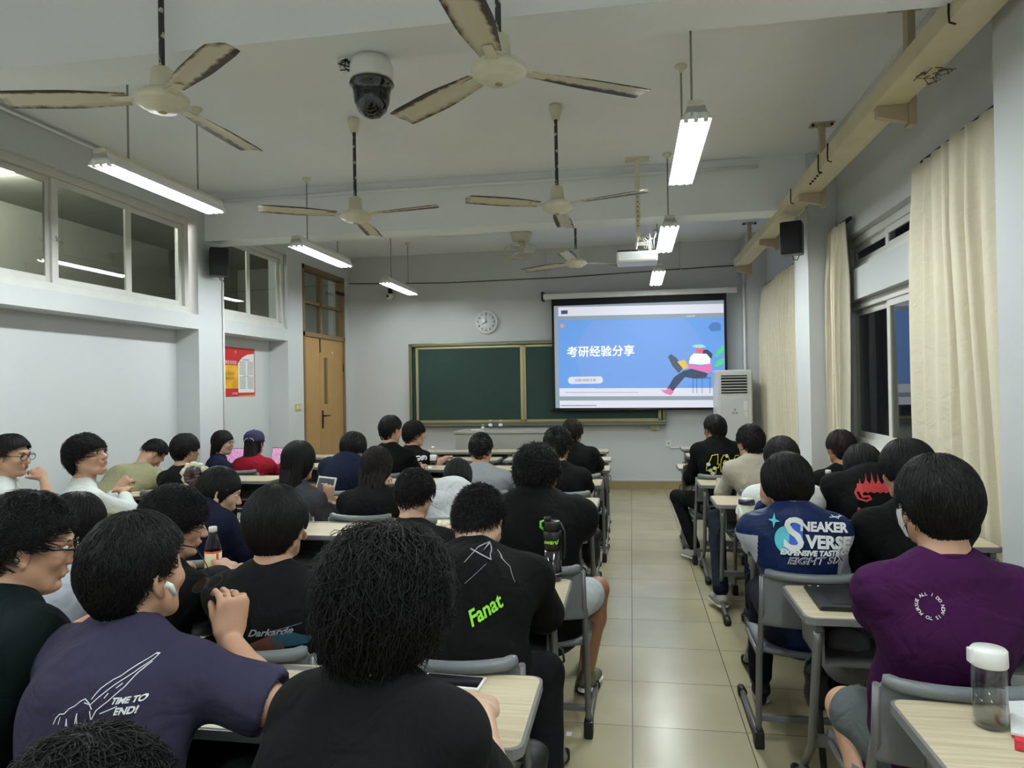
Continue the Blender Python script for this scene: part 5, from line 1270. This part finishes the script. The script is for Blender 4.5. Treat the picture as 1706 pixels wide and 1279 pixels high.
person("person in navy t-shirt with bowl-cut hair bending forward", 588,718, 5.45, hunch=0.07, seat=5.36, yaw=-6, head=(-10,22,0), shirt=C_NAVY, sleeve=.75, hair='bowl', det=1, bw=.20, fat=1.2, pants=C_JEAN, shoes=C_SHB)
person("person in dark green t-shirt mostly hidden beyond the polo shirt", 905,748, 4.42, seat=4.38, yaw=0, head=(0,15,0), shirt=C_GRN, sleeve=.7, hair='short', det=0, bw=.20, fat=1.15, pants=C_PBLK, shoes=C_SHOE, sx=.02,
    arms={'R':dict(el=W(962,838,4.62),wr=W(940,840,4.9))})
person("person in charcoal cardigan with long straight hair holding a tablet", 498,733, 4.36, seat=4.38, yaw=-14, head=(-6,6,0), sc=1.06, shirt=C_CHR, sleeve=1.8, hair='long', hst=dict(tail=(.26,.088,.03),semi=(.094,.112,.11)), det=2, bw=.165, fat=1.15, pants=C_JEAN, shoes=C_SHB, women=True, face=True,
    arms={'R':dict(el=W(546,880,4.32),wr=W(546,836,4.5),d=(0,.3,1),n=(.6,-.5,0),curl=55)})
person("person in black top with long wavy hair down the back", 627,743, 4.42, seat=4.36, yaw=0, head=(-4,22,0), sc=1.02, shirt=C_BLK2, sleeve=1.6, hair='long', hst=dict(tail=(.25,.09,.07),tailwave=.03,amp=.02,semi=(.094,.112,.11),wave=.003), hm=M_HAIRB, det=2, bw=.19, fat=1.25, pants=C_PBLK, shoes=C_SHB, women=True, face=False)
person("person in white hooded sweatshirt with head bowed low", 762,763, 4.6, hunch=0.1, seat=4.34, yaw=0, head=(6,42,0), shirt=C_HOOD, sleeve=1.8, hair='long', hst=dict(tail=(.14,.08,.02)), det=1, bw=.18, fat=1.1, pants=C_JEAN, shoes=C_SHB, hood=True, women=True, face=False, sx=.02)
person("person in big black polo shirt and pale shorts, spiky hair", 893,738, 3.32, hunch=0.06, seat=3.24, sx=.03, yaw=-3, head=(0,8,0), sc=1.08, shirt=C_BLK, sleeve=.72, hair='spike', hst=dict(semi=(.098,.112,.112),lift=.2), det=2, bw=.215, fat=1.4, pants=C_SHW, shoes=C_SLIP, shorts=True, skin=2, hem=.45,
    arms={'R':dict(el=W(968,880,3.62),wr=W(915,872,3.88))},
    legs={'R':dict(kn=(-.18,3.55,.55),an=(-.24,3.62,.12),toe=(.3,1,0)),'L':dict(kn=(-.62,3.6,.54),an=(-.62,3.6,.12))})
person("person in washed black t-shirt, head bowed, bare nape", 690,780, 3.38, seat=3.22, yaw=0, head=(-4,24,0), shirt=C_BLK2, sleeve=.62, hair='spike', hst=dict(amp=.025,lift=.16,semi=(.094,.112,.112)), det=2, bw=.19, fat=1.1, pants=C_PBLK, shoes=C_SHB, skin=1, sx=.02)
p = person("person in navy t-shirt with a cream and brown scrunchie", 364,776, 3.28, hunch=0.08, seat=3.2, yaw=-22, head=(-36,20,0), shirt=C_NAVY, sleeve=.85, hair='long', hst=dict(semi=(.088,.106,.104)), det=2, bw=.17, fat=1.1, pants=C_JEAN, shoes=C_SHB, women=True, skin=1)
b = MB(); H = p['H']; o0 = Vector(p['org']); q0 = Vector(H(-.05,-.125,.045))-o0
for j,(mm,R_,a0) in enumerate(((0,.058,0),(1,.03,40))):
    for k in range(11):
        a = 2*PI*k/11+a0; c = q0+Vector((math.cos(a)*R_,-.02*j-.01,math.sin(a)*R_)); r_ = bmesh.ops.create_icosphere(b.bm, subdivisions=2, radius=.02)
        for v in r_['verts']: v.co = Vector((v.co.x*(1.2+.3*math.sin(k*3)),v.co.y*.7,v.co.z*(1+.3*math.cos(k*5))))*(1+.12*math.sin(v.co.x*300)*math.cos(v.co.z*260))+c
        for f_ in {f_ for v in r_['verts'] for f_ in v.link_faces}: f_.material_index = mm; f_.smooth = True
b.build('scrunchie', [mat('cream_satin',(206,204,178),.5), mat('brown_satin',(58,36,40),.4)], p['body'])
# ------------------------------------------------ left block, near rows
p = person("person bent forward in black overshirt with lime green lettering", 797,810, 2.5, hunch=0.045, seat=2.2, sx=.02, yaw=2, head=(-16,40,-6), sc=1.02, shirt=C_BLK, sleeve=.95, hair='spike', hst=dict(semi=(.088,.106,.106),lift=.2,len=.03,n=1.6), det=3, bw=.215, fat=1.4, pants=C_PBLK, shoes=C_SHOE, skin=1, hem=.44, vox=.0055, crease=.009,
    legs={'R':dict(kn=(-.30,2.36,.60),an=(-.27,2.10,.12),toe=(.2,1,0)),'L':dict(kn=(-.75,2.45,.55),an=(-.72,2.45,.12))})
decal(p, text_mesh('Fanat',.085,bold=.002,shear=.25,sx=.8), INK_G, 809, 1014, 30, pw=60); decal(p, line_me([[(-.03,-.0),(.0,.03),(.03,.035),(.05,.0),(.03,.01),(-.02,.03)]],.0022), INK_S, 790, 935, 0)
decal(p, line_me([[(.0,.04),(.05,.0),(.07,-.04)],[(-.02,.02),(-.08,-.03)]],.0012), INK_S, 820, 950, 0)
p = person("person in black t-shirt with script lettering low on back", 460,806, 2.17, seat=2.2, yaw=0, head=(-3,2,0), sc=1.0, shirt=C_BLK2, sleeve=.62, hair='bangs', hst=dict(semi=(.100,.114,.113),low=.130,amp=.008,lift=.03,curl=.12,n=1.3), det=3, bw=.19, fat=1.15, pants=C_PBLK, shoes=C_SHB, vox=.0055, hem=.44,
    arms={'L':dict(el=W(378,985,2.3),wr=W(402,948,2.55),d=(.5,.5,.0),n=(0,0,1),curl=60)})
decal(p, text_mesh('Darkarde',.036,bold=.0008,shear=.5,sx=1.15), INK_S, 450, 1052, 3, pw=74); decal(p, line_me([[(-.06,-.0),(.06,.012)]],.0016), INK_S, 478, 1044, 6, pw=46)
decal(p, poly_me([[(-.08,-.035),(-.06,-.01),(.0,.015),(.04,.0),(.05,-.035)]]), INK_BR, 440, 1072, 0, pw=70); decal(p, poly_me([[(-.01,.02),(.05,.028),(.10,.0),(.09,-.02),(.0,-.02)]]), INK_T, 482, 1063, 0, pw=60)
person("wavy haired person in black t-shirt beside the orange labelled bottle", 290,808, 2.35, seat=2.2, yaw=-22, head=(-34,12,0), sc=1.0, shirt=C_BLK, sleeve=.7, hair='curl', hst=dict(amp=.022,lift=.12,low=.135), det=3, bw=.185, fat=1.1, pants=C_PBLK, shoes=C_SHB, vox=.0055,
    arms={'R':dict(el=W(378,965,2.55),wr=W(372,950,2.76),d=(-.2,.9,.1),n=(.5,-.2,.8),curl=50)})
person("person with smooth long black hair in pale grey top", 128,818, 2.45, seat=2.3, yaw=-10, head=(-10,8,0), shirt=C_SLV, sleeve=1.6, hair='long', hst=dict(tail=(.22,.085,.03)), det=2, bw=.16, pants=C_JEAN, shoes=C_SHB, women=True, face=False)
p3 = person("person in slate violet t-shirt with pointing hand drawing", 228,850, 1.42, hunch=.02, seat=1.24, sx=.05, face=False, yaw=-8, head=(-14,-4,3), sc=1.0, shirt=C_SLT, sleeve=.95, hair='short', hst=dict(semi=(.089,.118,.114),amp=.014,lift=.05), det=3, bw=.185, fat=1.2, pants=C_JEAN, shoes=C_SHB, hem=.42, crease=.008,
    arms={'R':dict(el=W(440,1170,1.38),wr=W(384,1068,1.46),d=(.10,.08,1),n=(.8,-.55,.1),curl=55,side=-1,spread=4,hs=.88,thumb=(-.45,.1,.85))})
decal(p3, text_mesh('TIME TO',.030,bold=.0012,sx=.85), INK_W, 218, 1163, -5, pw=38); decal(p3, text_mesh('END!',.030,bold=.0012,sx=.85), INK_W, 214, 1181, -5, pw=26)
hl_ = [[(-.10,-.035),(-.092,-.02),(-.082,-.012),(-.07,-.012),(-.06,-.002),(-.045,.004),(-.035,.012),(-.024,.016),(-.012,.006),(-.002,-.008)],[(-.024,.008),(-.008,.002),(.01,.018),(.03,.036),(.05,.05),(.06,.064),(.062,.072),(.055,.074),(.045,.064),(.03,.05),(.02,.046),(.005,.034),(-.008,.014)],[(.002,-.03),(.01,-.012),(.03,.004),(.05,.026),(.062,.06)],[(-.085,-.035),(-.08,-.02)],[(-.064,-.04),(-.062,-.024),(-.06,-.04)],[(-.04,-.04),(-.036,-.014),(-.034,-.04)],[(.02,-.02),(.05,-.012)],[(-.005,-.012),(.0,-.03)],[(.02,.012),(.024,.02)],[(.036,.028),(.042,.034)]]
decal(p3, line_me(hl_,.0022), INK_W, 151, 1160, 6, pw=108)
b = MB(); H = p3['H']; b.tube([Vector(H(*q))-Vector(p3['org']) for q in ((.093,.004,-.006),(.100,.012,-.012),(.098,.022,-.034))],[.008,.007,.005],n=10); b.build('earbud', M_WHITEPL, p3['body'])
person("person in dark green t-shirt with thick black glasses", 44,818, 1.52, hunch=.02, seat=1.25, sx=-.02, yaw=-24, head=(-26,12,0), sc=.97, shirt=C_GRN, sleeve=.8, hair='short', hst=dict(semi=(.095,.114,.112),amp=.02,lift=.12,low=.118,curl=.5), det=3, bw=.19, fat=1.2, pants=C_JEAN, shoes=C_SHB, glasses='thick', skin=0, vox=.005,
    arms={'R':dict(el=W(60,1130,1.5),wr=W(95,1085,1.62),d=(.7,.3,.4),n=(.1,-.6,.8),curl=40)})
person("person with shaggy mullet hair in plain black t-shirt", 642,872, 1.17, hunch=0, seat=1.10, sx=-.09, yaw=-10, head=(-12,12,0), sc=.90, shirt=C_BLK2, sleeve=.9, hair='mullet', hst=dict(tail=(.13,.075,-.01),tailwave=.05), det=3, bw=.168, fat=1.0, pants=C_PBLK, shoes=C_SHB, skin=1, hem=.42, vox=.0045, face=True,
    arms={'R':dict(el=W(812,1318,1.32),wr=W(806,1190,1.58),d=(-.25,.9,-.05),n=(.35,-.1,.9),curl=55)})
person("dark tousled head closest to the camera, bottom left corner", 140,1222, .78, seat=.70, yaw=-6, head=(0,6,0), sc=1.0, shirt=C_BLK, sleeve=.8, hair='curl', hst=dict(amp=.03,lift=.14), det=3, bw=.19, pants=C_PBLK, shoes=C_SHB, face=False, vox=.008, chair_label='grey chair of the dark tousled head nearest to the camera')
# cap of the crimson person
po_ = capo; 
# ================================================================== THINGS ON AND UNDER THE DESKS
# cap worn by the person in crimson
cp = capo; hcx = at(424,718,Y=6.7); b = MB()
c0 = Vector((hcx.x,6.69,hcx.z-.105))-cp.location
b.lathe([(.100,.0),(.103,.03),(.098,.065),(.075,.098),(.035,.115),(0,.119)],c0,n=28)
b.lathe([(0,.118),(.008,.12),(.006,.126),(0,.127)],c0,n=8)
b.loft([[c0+Vector((.1*math.sin(a),.1*math.cos(a),.004+dz)) for a in [rad(-50+10*k) for k in range(11)]]+[c0+Vector((.085*math.sin(a)*1.0,.1*math.cos(a)+.07*math.cos(a),-.008+dz)) for a in [rad(50-10*k) for k in range(11)]] for dz in (0,.004)])
cpo = b.build('baseball_cap', cloth('navy_cap_cotton',(52,50,78)), cp)
b = MB(); b.tube([c0+Vector((.05*math.cos(t),-.086-.012,.03*math.sin(t)+.012)) for t in [PI*k/8 for k in range(9)]],.003,n=6); b.build('cap_strap', M_CREAM, cpo)

# clear bottle with white lid (nearest right desk)
o = empty('drinking_bottle', (.80,1.80,.754), 0, 'clear drinking bottle with white lid half full of water on nearest right desk', 'bottle')
MB().lathe([(0,0),(.030,0),(.0355,.006),(.036,.02),(.036,.13),(.034,.142),(.034,.150),(.031,.150),(.031,.142),(.0335,.13),(.0335,.02),(.030,.008),(0,.008)],n=32).build('bottle_body', M_CLEAR, o)
MB().lathe([(0,.0085),(.0295,.0085),(.0333,.02),(.0333,.088),(0,.088)],n=32).build('water', M_WATER, o)
b = MB(); b.lathe([(0,.140),(.037,.140),(.0385,.143),(.0375,.176),(.034,.180),(0,.181)],n=32); b.box(-.044,-.030,-.010,.010,.145,.178,bev=.003); b.build('bottle_lid', M_WHITEPL, o)
# papers and red booklet
o = empty('booklet', (.99,1.80,.754), rad(-24), 'red and white booklet with papers lying right of the clear bottle', 'booklet')
MB().box(-.13,.13,-.18,.14,0,.008,bev=.002).build('booklet_cover', mat('red_cover',(186,40,52),.5,var=.35,scale=60), o)
MB().box(-.135,.13,-.12,.165,.008,.014).build('paper_sheets', mat('printed_paper',(224,224,224),.8,var=.06,scale=120), o)
tag(MB().box(-.12,.12,-.15,.15,0,.004).build('paper_sheet', M_PAPER, None, loc=(1.46,2.82,.754), rot=(0,0,.5)), 'white paper sheets on desk right of the purple t-shirt', 'paper')
# tablet in black case
o = empty('tablet', (.79,2.77,.7545), rad(-2), 'black tablet in a ridged folio case lying on the second right desk', 'tablet')
MB().box(-.15,.15,-.145,.14,0,.012,bev=.005).build('tablet_case', mat('matt_black_case',(22,24,27),.6,bump=.3,bscale=300), o)
b = MB(); b.box(-.148,.148,-.148,-.128,.010,.017,bev=.003); b.box(-.10,.12,-.10,.10,.012,.0135); b.lathe([(0,.012),(.035,.012),(.033,.015),(0,.0155)],(.06,.05,0),n=24); b.build('case_relief', M_BLACKPL, o)
b = MB()
for k in (-.13,-.10): b.lathe([(0,0),(.007,0),(.007,.004),(0,.004)],(k,.125,.012),n=12)
b.build('camera_lens', M_CHROME, o)
# pale tumbler
p_ = at(1241,880,Z=.754)
o = empty('tumbler', (.60,3.98,.754), 0, 'tall pale green tumbler with navy rim beside the varsity jacket', 'tumbler')
MB().lathe([(0,0),(.034,0),(.038,.004),(.041,.15),(0,.15)],n=28).build('tumbler_body', mat('pale_green_plastic',(196,204,176),.3,coat=.3), o)
MB().lathe([(0,.15),(.043,.15),(.043,.17),(.038,.176),(0,.176)],n=28).build('tumbler_rim', mat('navy_plastic',(34,32,78),.35), o)
MB().lathe([(0,.172),(.034,.172),(.034,.182),(0,.183)],n=24).build('tumbler_lid', M_CREAM, o)
# drink bottles
def juice(loc, label, h=.215, r=.034, liquid=(206,190,140), lab=(226,96,60), group=None):
    o = empty('juice_bottle', loc, 0, label, 'bottle', group)
    MB().lathe([(0,0),(r*.92,0),(r,.008),(r*1.0,h*.55),(r*.9,h*.66),(r*.6,h*.8),(r*.42,h*.86),(r*.42,h*.92),(0,h*.92)],n=24).build('bottle_body', M_CLEAR, o)
    MB().lathe([(r*1.01,h*.12),(r*1.03,h*.12),(r*1.03,h*.52),(r*1.01,h*.52)],n=24).build('bottle_label', mat('cream_label',(228,214,176),.5), o)
    b = MB()
    for a in range(0,360,120): b.box(-.005,.005,r*1.02,r*1.05,h*.15,h*.48,M=Matrix.Rotation(rad(a),4,'Z'))
    b.lathe([(r*1.02,h*.49),(r*1.05,h*.49),(r*1.05,h*.52),(r*1.02,h*.52)],n=24)
    b.build('label_print', mat('orange_red_print',lab,.5), o)
    MB().lathe([(0,h*.90),(r*.52,h*.90),(r*.52,h*.985),(r*.46,h),(0,h)],n=20).build('bottle_cap', M_WHITEPL, o); return o
p_ = at(355,905,Y=2.84); juice((p_.x,2.84,.754), 'orange labelled drink bottle with white cap on second row desk at left')
p_ = at(1380,805,Y=5.0); juice((p_.x,5.0,.754), 'orange labelled drink bottle with white cap beside the white t-shirt on right', lab=(200,80,60))
p_ = at(721.6,760,Y=7.0); water_bottle((p_.x,7.0,.754),.21,'clear water bottle on far desk right of the white-lettered black t-shirt')
p_ = at(771.6,755,Y=7.05); water_bottle((p_.x-.0,7.9,.754),.20,'clear water bottle on far desk left of the close-cropped head', lab=(120,110,150))
# sports bottle
o = empty('sports_bottle', (-.33,2.93,.754), 0, 'black and smoke sports bottle with green lettering on left desk beside aisle', 'bottle')
M_SMOKE = mat('smoke_plastic',(30,26,34),.15,coat=.5)
MB().lathe([(0,0),(.034,0),(.037,.008),(.037,.13),(0,.13)],n=28).build('bottle_body', M_SMOKE, o)
MB().lathe([(.037,.03),(.039,.03),(.039,.035),(.037,.035)],n=28).build('bottle_ring', M_CHROME, o)
s_ = MB().lathe([(0,.13),(.0385,.13),(.0385,.2),(.036,.203),(0,.203)],n=28).build('bottle_sleeve', M_BLACKPL, o)
MB().lathe([(0,.203),(.034,.203),(.034,.24),(.03,.245),(0,.245)],n=24).build('bottle_cap', M_BLACKPL, o)
MB().tube([(-.018,-.01,.245),(-.018,-.01,.262)],.015,n=12).build('spout', M_BLACKPL, o)
b = MB(); b.tube([(-.034,0,.205),(-.048,-.006,.22),(-.046,-.006,.24),(-.032,0,.243)],.006,n=8); b.build('green_clip', mat('lime_plastic',(110,200,60),.4), o)
b = MB(); b.tube([(.034,0,.235),(.05,0,.20),(.05,0,.12),(.045,0,.09)],.005,n=8,flat=((0,1,0),2)); b.build('carry_strap', M_BLACKRB, o)
t_ = text_obj('bottle_lettering','award',.026, INK_G, (0,0,0), (0,0,0), s_, bold=.0006, shear=.4)
for v in t_.data.vertices:
    a = v.co.x/.039-PI/2-.15; v.co = Vector((.0392*math.cos(a),.0392*math.sin(a),.163+v.co.y))
# phones, laptops, tablet in hands
def slab_dev(name, loc, size, rz, label, cat, tilt=0, screen=None, col=M_BLACKPL):
    o = empty(name, loc, rz, label, cat); w_,h_,d_ = size
    Mt = Matrix.Rotation(rad(tilt),4,'X')
    MB().box(-w_/2,w_/2,0,h_,0,d_,bev=min(d_*.4,.003),M=Mt).build('device_body', col, o)
    MB().box(-w_/2+.006,w_/2-.006,.006,h_-.006,d_,d_+.0006,M=Mt).build('device_screen', screen or mat('dark_screen',(20,20,26),.12), o); return o
p_ = at(778,1140,Z=.757); slab_dev('smartphone', (p_.x-.045,p_.y-.03,.7545), (.17,.078,.008), rad(-4), 'dark smartphone on the nearest left desk under the resting hand', 'phone', col=M_WHITEPL)
p_ = at(232,828,Z=.757); slab_dev('smartphone', (p_.x,p_.y-.06,.7545), (.16,.078,.008), rad(30), 'black smartphone on desk behind the tousled white shirt', 'phone')
M_SCR = mat('lit_laptop_screen',(206,150,190),.4,emit=.35,var=.5,scale=60)
for px,py,Y,l,rz in ((466,768,7.05,'open laptop with pink lit screen right of the crimson top',-20),(385,762,7.0,'open laptop between the glasses wearer and the crimson top',10)):
    p_ = at(px,py,Y=Y); o = empty('laptop',(p_.x,Y,.7545),rad(rz),l,'laptop')
    MB().box(-.15,.15,-.2,0,0,.014,bev=.004).build('laptop_base', M_GREYMT, o); MB().box(-.13,.13,-.18,-.06,.014,.0155).build('keyboard', M_BLACKPL, o)
    Mt = Matrix.Rotation(rad(78),4,'X'); l_ = MB().box(-.15,.15,0,.2,-.006,0,bev=.002,M=Mt).build('laptop_lid', M_GREYMT, o); MB().box(-.142,.142,.008,.192,0,.001,M=Mt).build('laptop_screen', M_SCR, l_)
p_ = at(549,820,Y=4.62); o = empty('tablet',(p_.x-.05,4.62,.80),rad(-30),'white framed tablet held up by the long-haired person in charcoal','tablet')
Mt = Matrix.Rotation(rad(72),4,'X'); MB().box(-.10,.10,0,.16,0,.008,bev=.003,M=Mt).build('tablet_body', M_WHITEPL, o); MB().box(-.088,.088,.012,.148,.008,.009,M=Mt).build('tablet_screen', mat('tablet_screen',(60,62,70),.15), o)
# glasses held by the slate violet person
hd = Vector(W(362,968,1.5)); gl = empty('spectacles', tuple(hd), 0, 'thin dark spectacles held up between thumb and fingers', 'glasses')
def L3_(px,py,Y): return Vector(W(px,py,Y))-hd
b = MB(); b.tube([L3_(304,908,1.5),L3_(326,912,1.49),L3_(344,940,1.48),L3_(350,958,1.48),L3_(352,966,1.5)],[.0028,.0014,.0012,.0012,.0016],n=8)
c_ = L3_(335,975,1.5)
for dx in (0,):
    b.tube([c_+Vector((.021*math.cos(t),.010*math.sin(t),.0125*math.sin(t)+.007*math.cos(t))) for t in [2*PI*k/20 for k in range(21)]],.0011,n=6)
    b.tube([c_+Vector((.021*math.cos(t)+.004,.045+.010*math.sin(t),.0125*math.sin(t)+.007*math.cos(t)-.004)) for t in [2*PI*k/20 for k in range(21)]],.0011,n=6)
b.tube([c_+Vector((.0,.012,.012)),c_+Vector((.004,.035,.010))],.0011,n=6); b.build('spectacle_frame', M_DARKMT, gl)
b = MB(); vs = [b.bm.verts.new(c_+Vector((.0205*math.cos(t),.010*math.sin(t),.012*math.sin(t)+.007*math.cos(t)))) for t in [2*PI*k/16 for k in range(16)]]; b.bm.faces.new(vs); b.build('lens', M_LENS, gl)
# tissue pack, papers
p_ = at(762,872,Z=.757)
b = MB(); b.box(-.06,.06,-.035,.035,0,.06,bev=.015); 
for v in b.bm.verts: v.co += Vector((.006*math.sin(v.co.y*200),.004*math.sin(v.co.x*160),.008*math.sin(v.co.x*120+v.co.y*90) if v.co.z>.03 else 0))
tag(b.build('tissue_pack', mat('tissue_pack_print',(214,212,180),.4,var=.4,scale=40), None, smooth=True, loc=(p_.x,3.85,.7545)), 'crumpled cream tissue pack on third row desk before the white hoodie', 'tissue pack')
for (px,py),l in (((698,779),'white paper on far desk left of the water bottle'),((655,772),None)):
    if l: p_ = at(px,py,Z=.757); tag(MB().box(-.13,.13,-.08,.08,0,.006).build('paper_stack', M_PAPER, None, loc=(p_.x,p_.y,.7545), rot=(0,0,.2)), l, 'paper')
p_ = at(500,1090,Z=.757)
# scraps on the floor
for px,py,l in ((948,1223,'small white paper scrap on floor beside the nearest left desk'),):
    p_ = at(px,py,Z=0); tag(MB().box(-.012,.012,-.02,.02,0,.0015).build('paper_scrap', M_PAPER, None, loc=(p_.x,p_.y,.001)), l, 'paper scrap')
# bags
def blob_bag(name, loc, semi, m, label, det, k=.03):
    S = Sdf(); c = V3(*loc); sx,sy,sz = semi
    S.ell(c, np.eye(3), V3(*semi), k); S.ell(c+V3(0,0,-sz*.35), np.eye(3), V3(sx*1.1,sy*1.1,sz*.6), k); S.cone(c+V3(-sx*.6,0,sz*.6), c+V3(sx*.6,0,sz*.6), sy*.5, sy*.5, k)
    P,F = S.mesh(det); P = relax(P,F,2); P = creases(P,F,.008,abs(int(c[0]*100))+9,16); org = (c[0],c[1],0)
    return tag(mk(name,P,F,m,None,origin=org), label, 'bag')
M_BAGG = cloth('pale_grey_bag_cloth',(112,112,114),fold=.5)
bg = blob_bag('hanging_bag', (.765,2.78,.55), (.08,.05,.10), M_BAGG, 'pale grey cloth bag hanging under the second right desk', .007)
for q_ in ([(-.07,.0,.60),(-.12,-.02,.66),(-.14,-.05,.70)],[(.06,.0,.60),(.04,-.02,.68),(-.0,-.05,.72)]): MB().tube(q_,.008,n=8).build('bag_handle', M_BAGG, bg)
bk = blob_bag('backpack', (.67,2.85,.40), (.035,.04,.09), mat('black_nylon',(16,16,18),.6,bump=.3,bscale=200), 'black nylon backpack hanging from the second right desk hook', .008)
MB().tube([(0,-.03,.45),(.03,-.06,.55),(-.01,-.05,.66)],.008,n=8,flat=((1,0,0),.4)).build('backpack_strap', M_BLACKRB, bk); MB().tube([(-.0,-.04,.34),(.0,-.06,.24),(.005,-.06,.16),(.01,-.06,.10)],.012,n=8,flat=((0,1,0),.2)).build('backpack_strap', M_BLACKRB, bk)
b = MB(); b.tube([(.05,-.09,.50),(.06,-.1,.46),(.055,-.1,.43)],.006,n=8); b.build('gold_clip', mat('brass',(190,150,60),.3,metal=1), bg)
blob_bag('backpack', (-.30,5.05,.42), (.06,.10,.14), M_BLACKRB, 'black backpack hanging at the aisle end of the fourth left desk', .010)
blob_bag('backpack', (-.32,2.12,.40), (.05,.06,.09), M_BLACKRB, 'small black bag hanging beside the graffiti overshirt', .008)
blob_bag('backpack', (.62,6.0,.48), (.05,.09,.10), M_BLACKRB, 'black bag hanging under the fifth right desk', .010)
blob_bag('backpack', (-3.35,6.2,.42), (.10,.10,.14), M_BLACKRB, 'black backpack under the desk right of the crimson top', .012)
# empty chairs the photograph shows
for x,y,l in ((1.2,2.02,'empty grey chair behind the nearest right desk, second from the aisle'),(-3.25,6.75,'empty grey chair right of the crimson top'),(1.25,3.2,'empty grey chair beside the varsity jacket'),
              (-.95,6.35,'empty grey chair left of the person farthest forward beside the aisle'),(-1.5,6.35,'empty grey chair in the sixth left row')):
    pass
chair(.86,1.97,'empty grey chair between purple t-shirt and clear bottle') if False else None
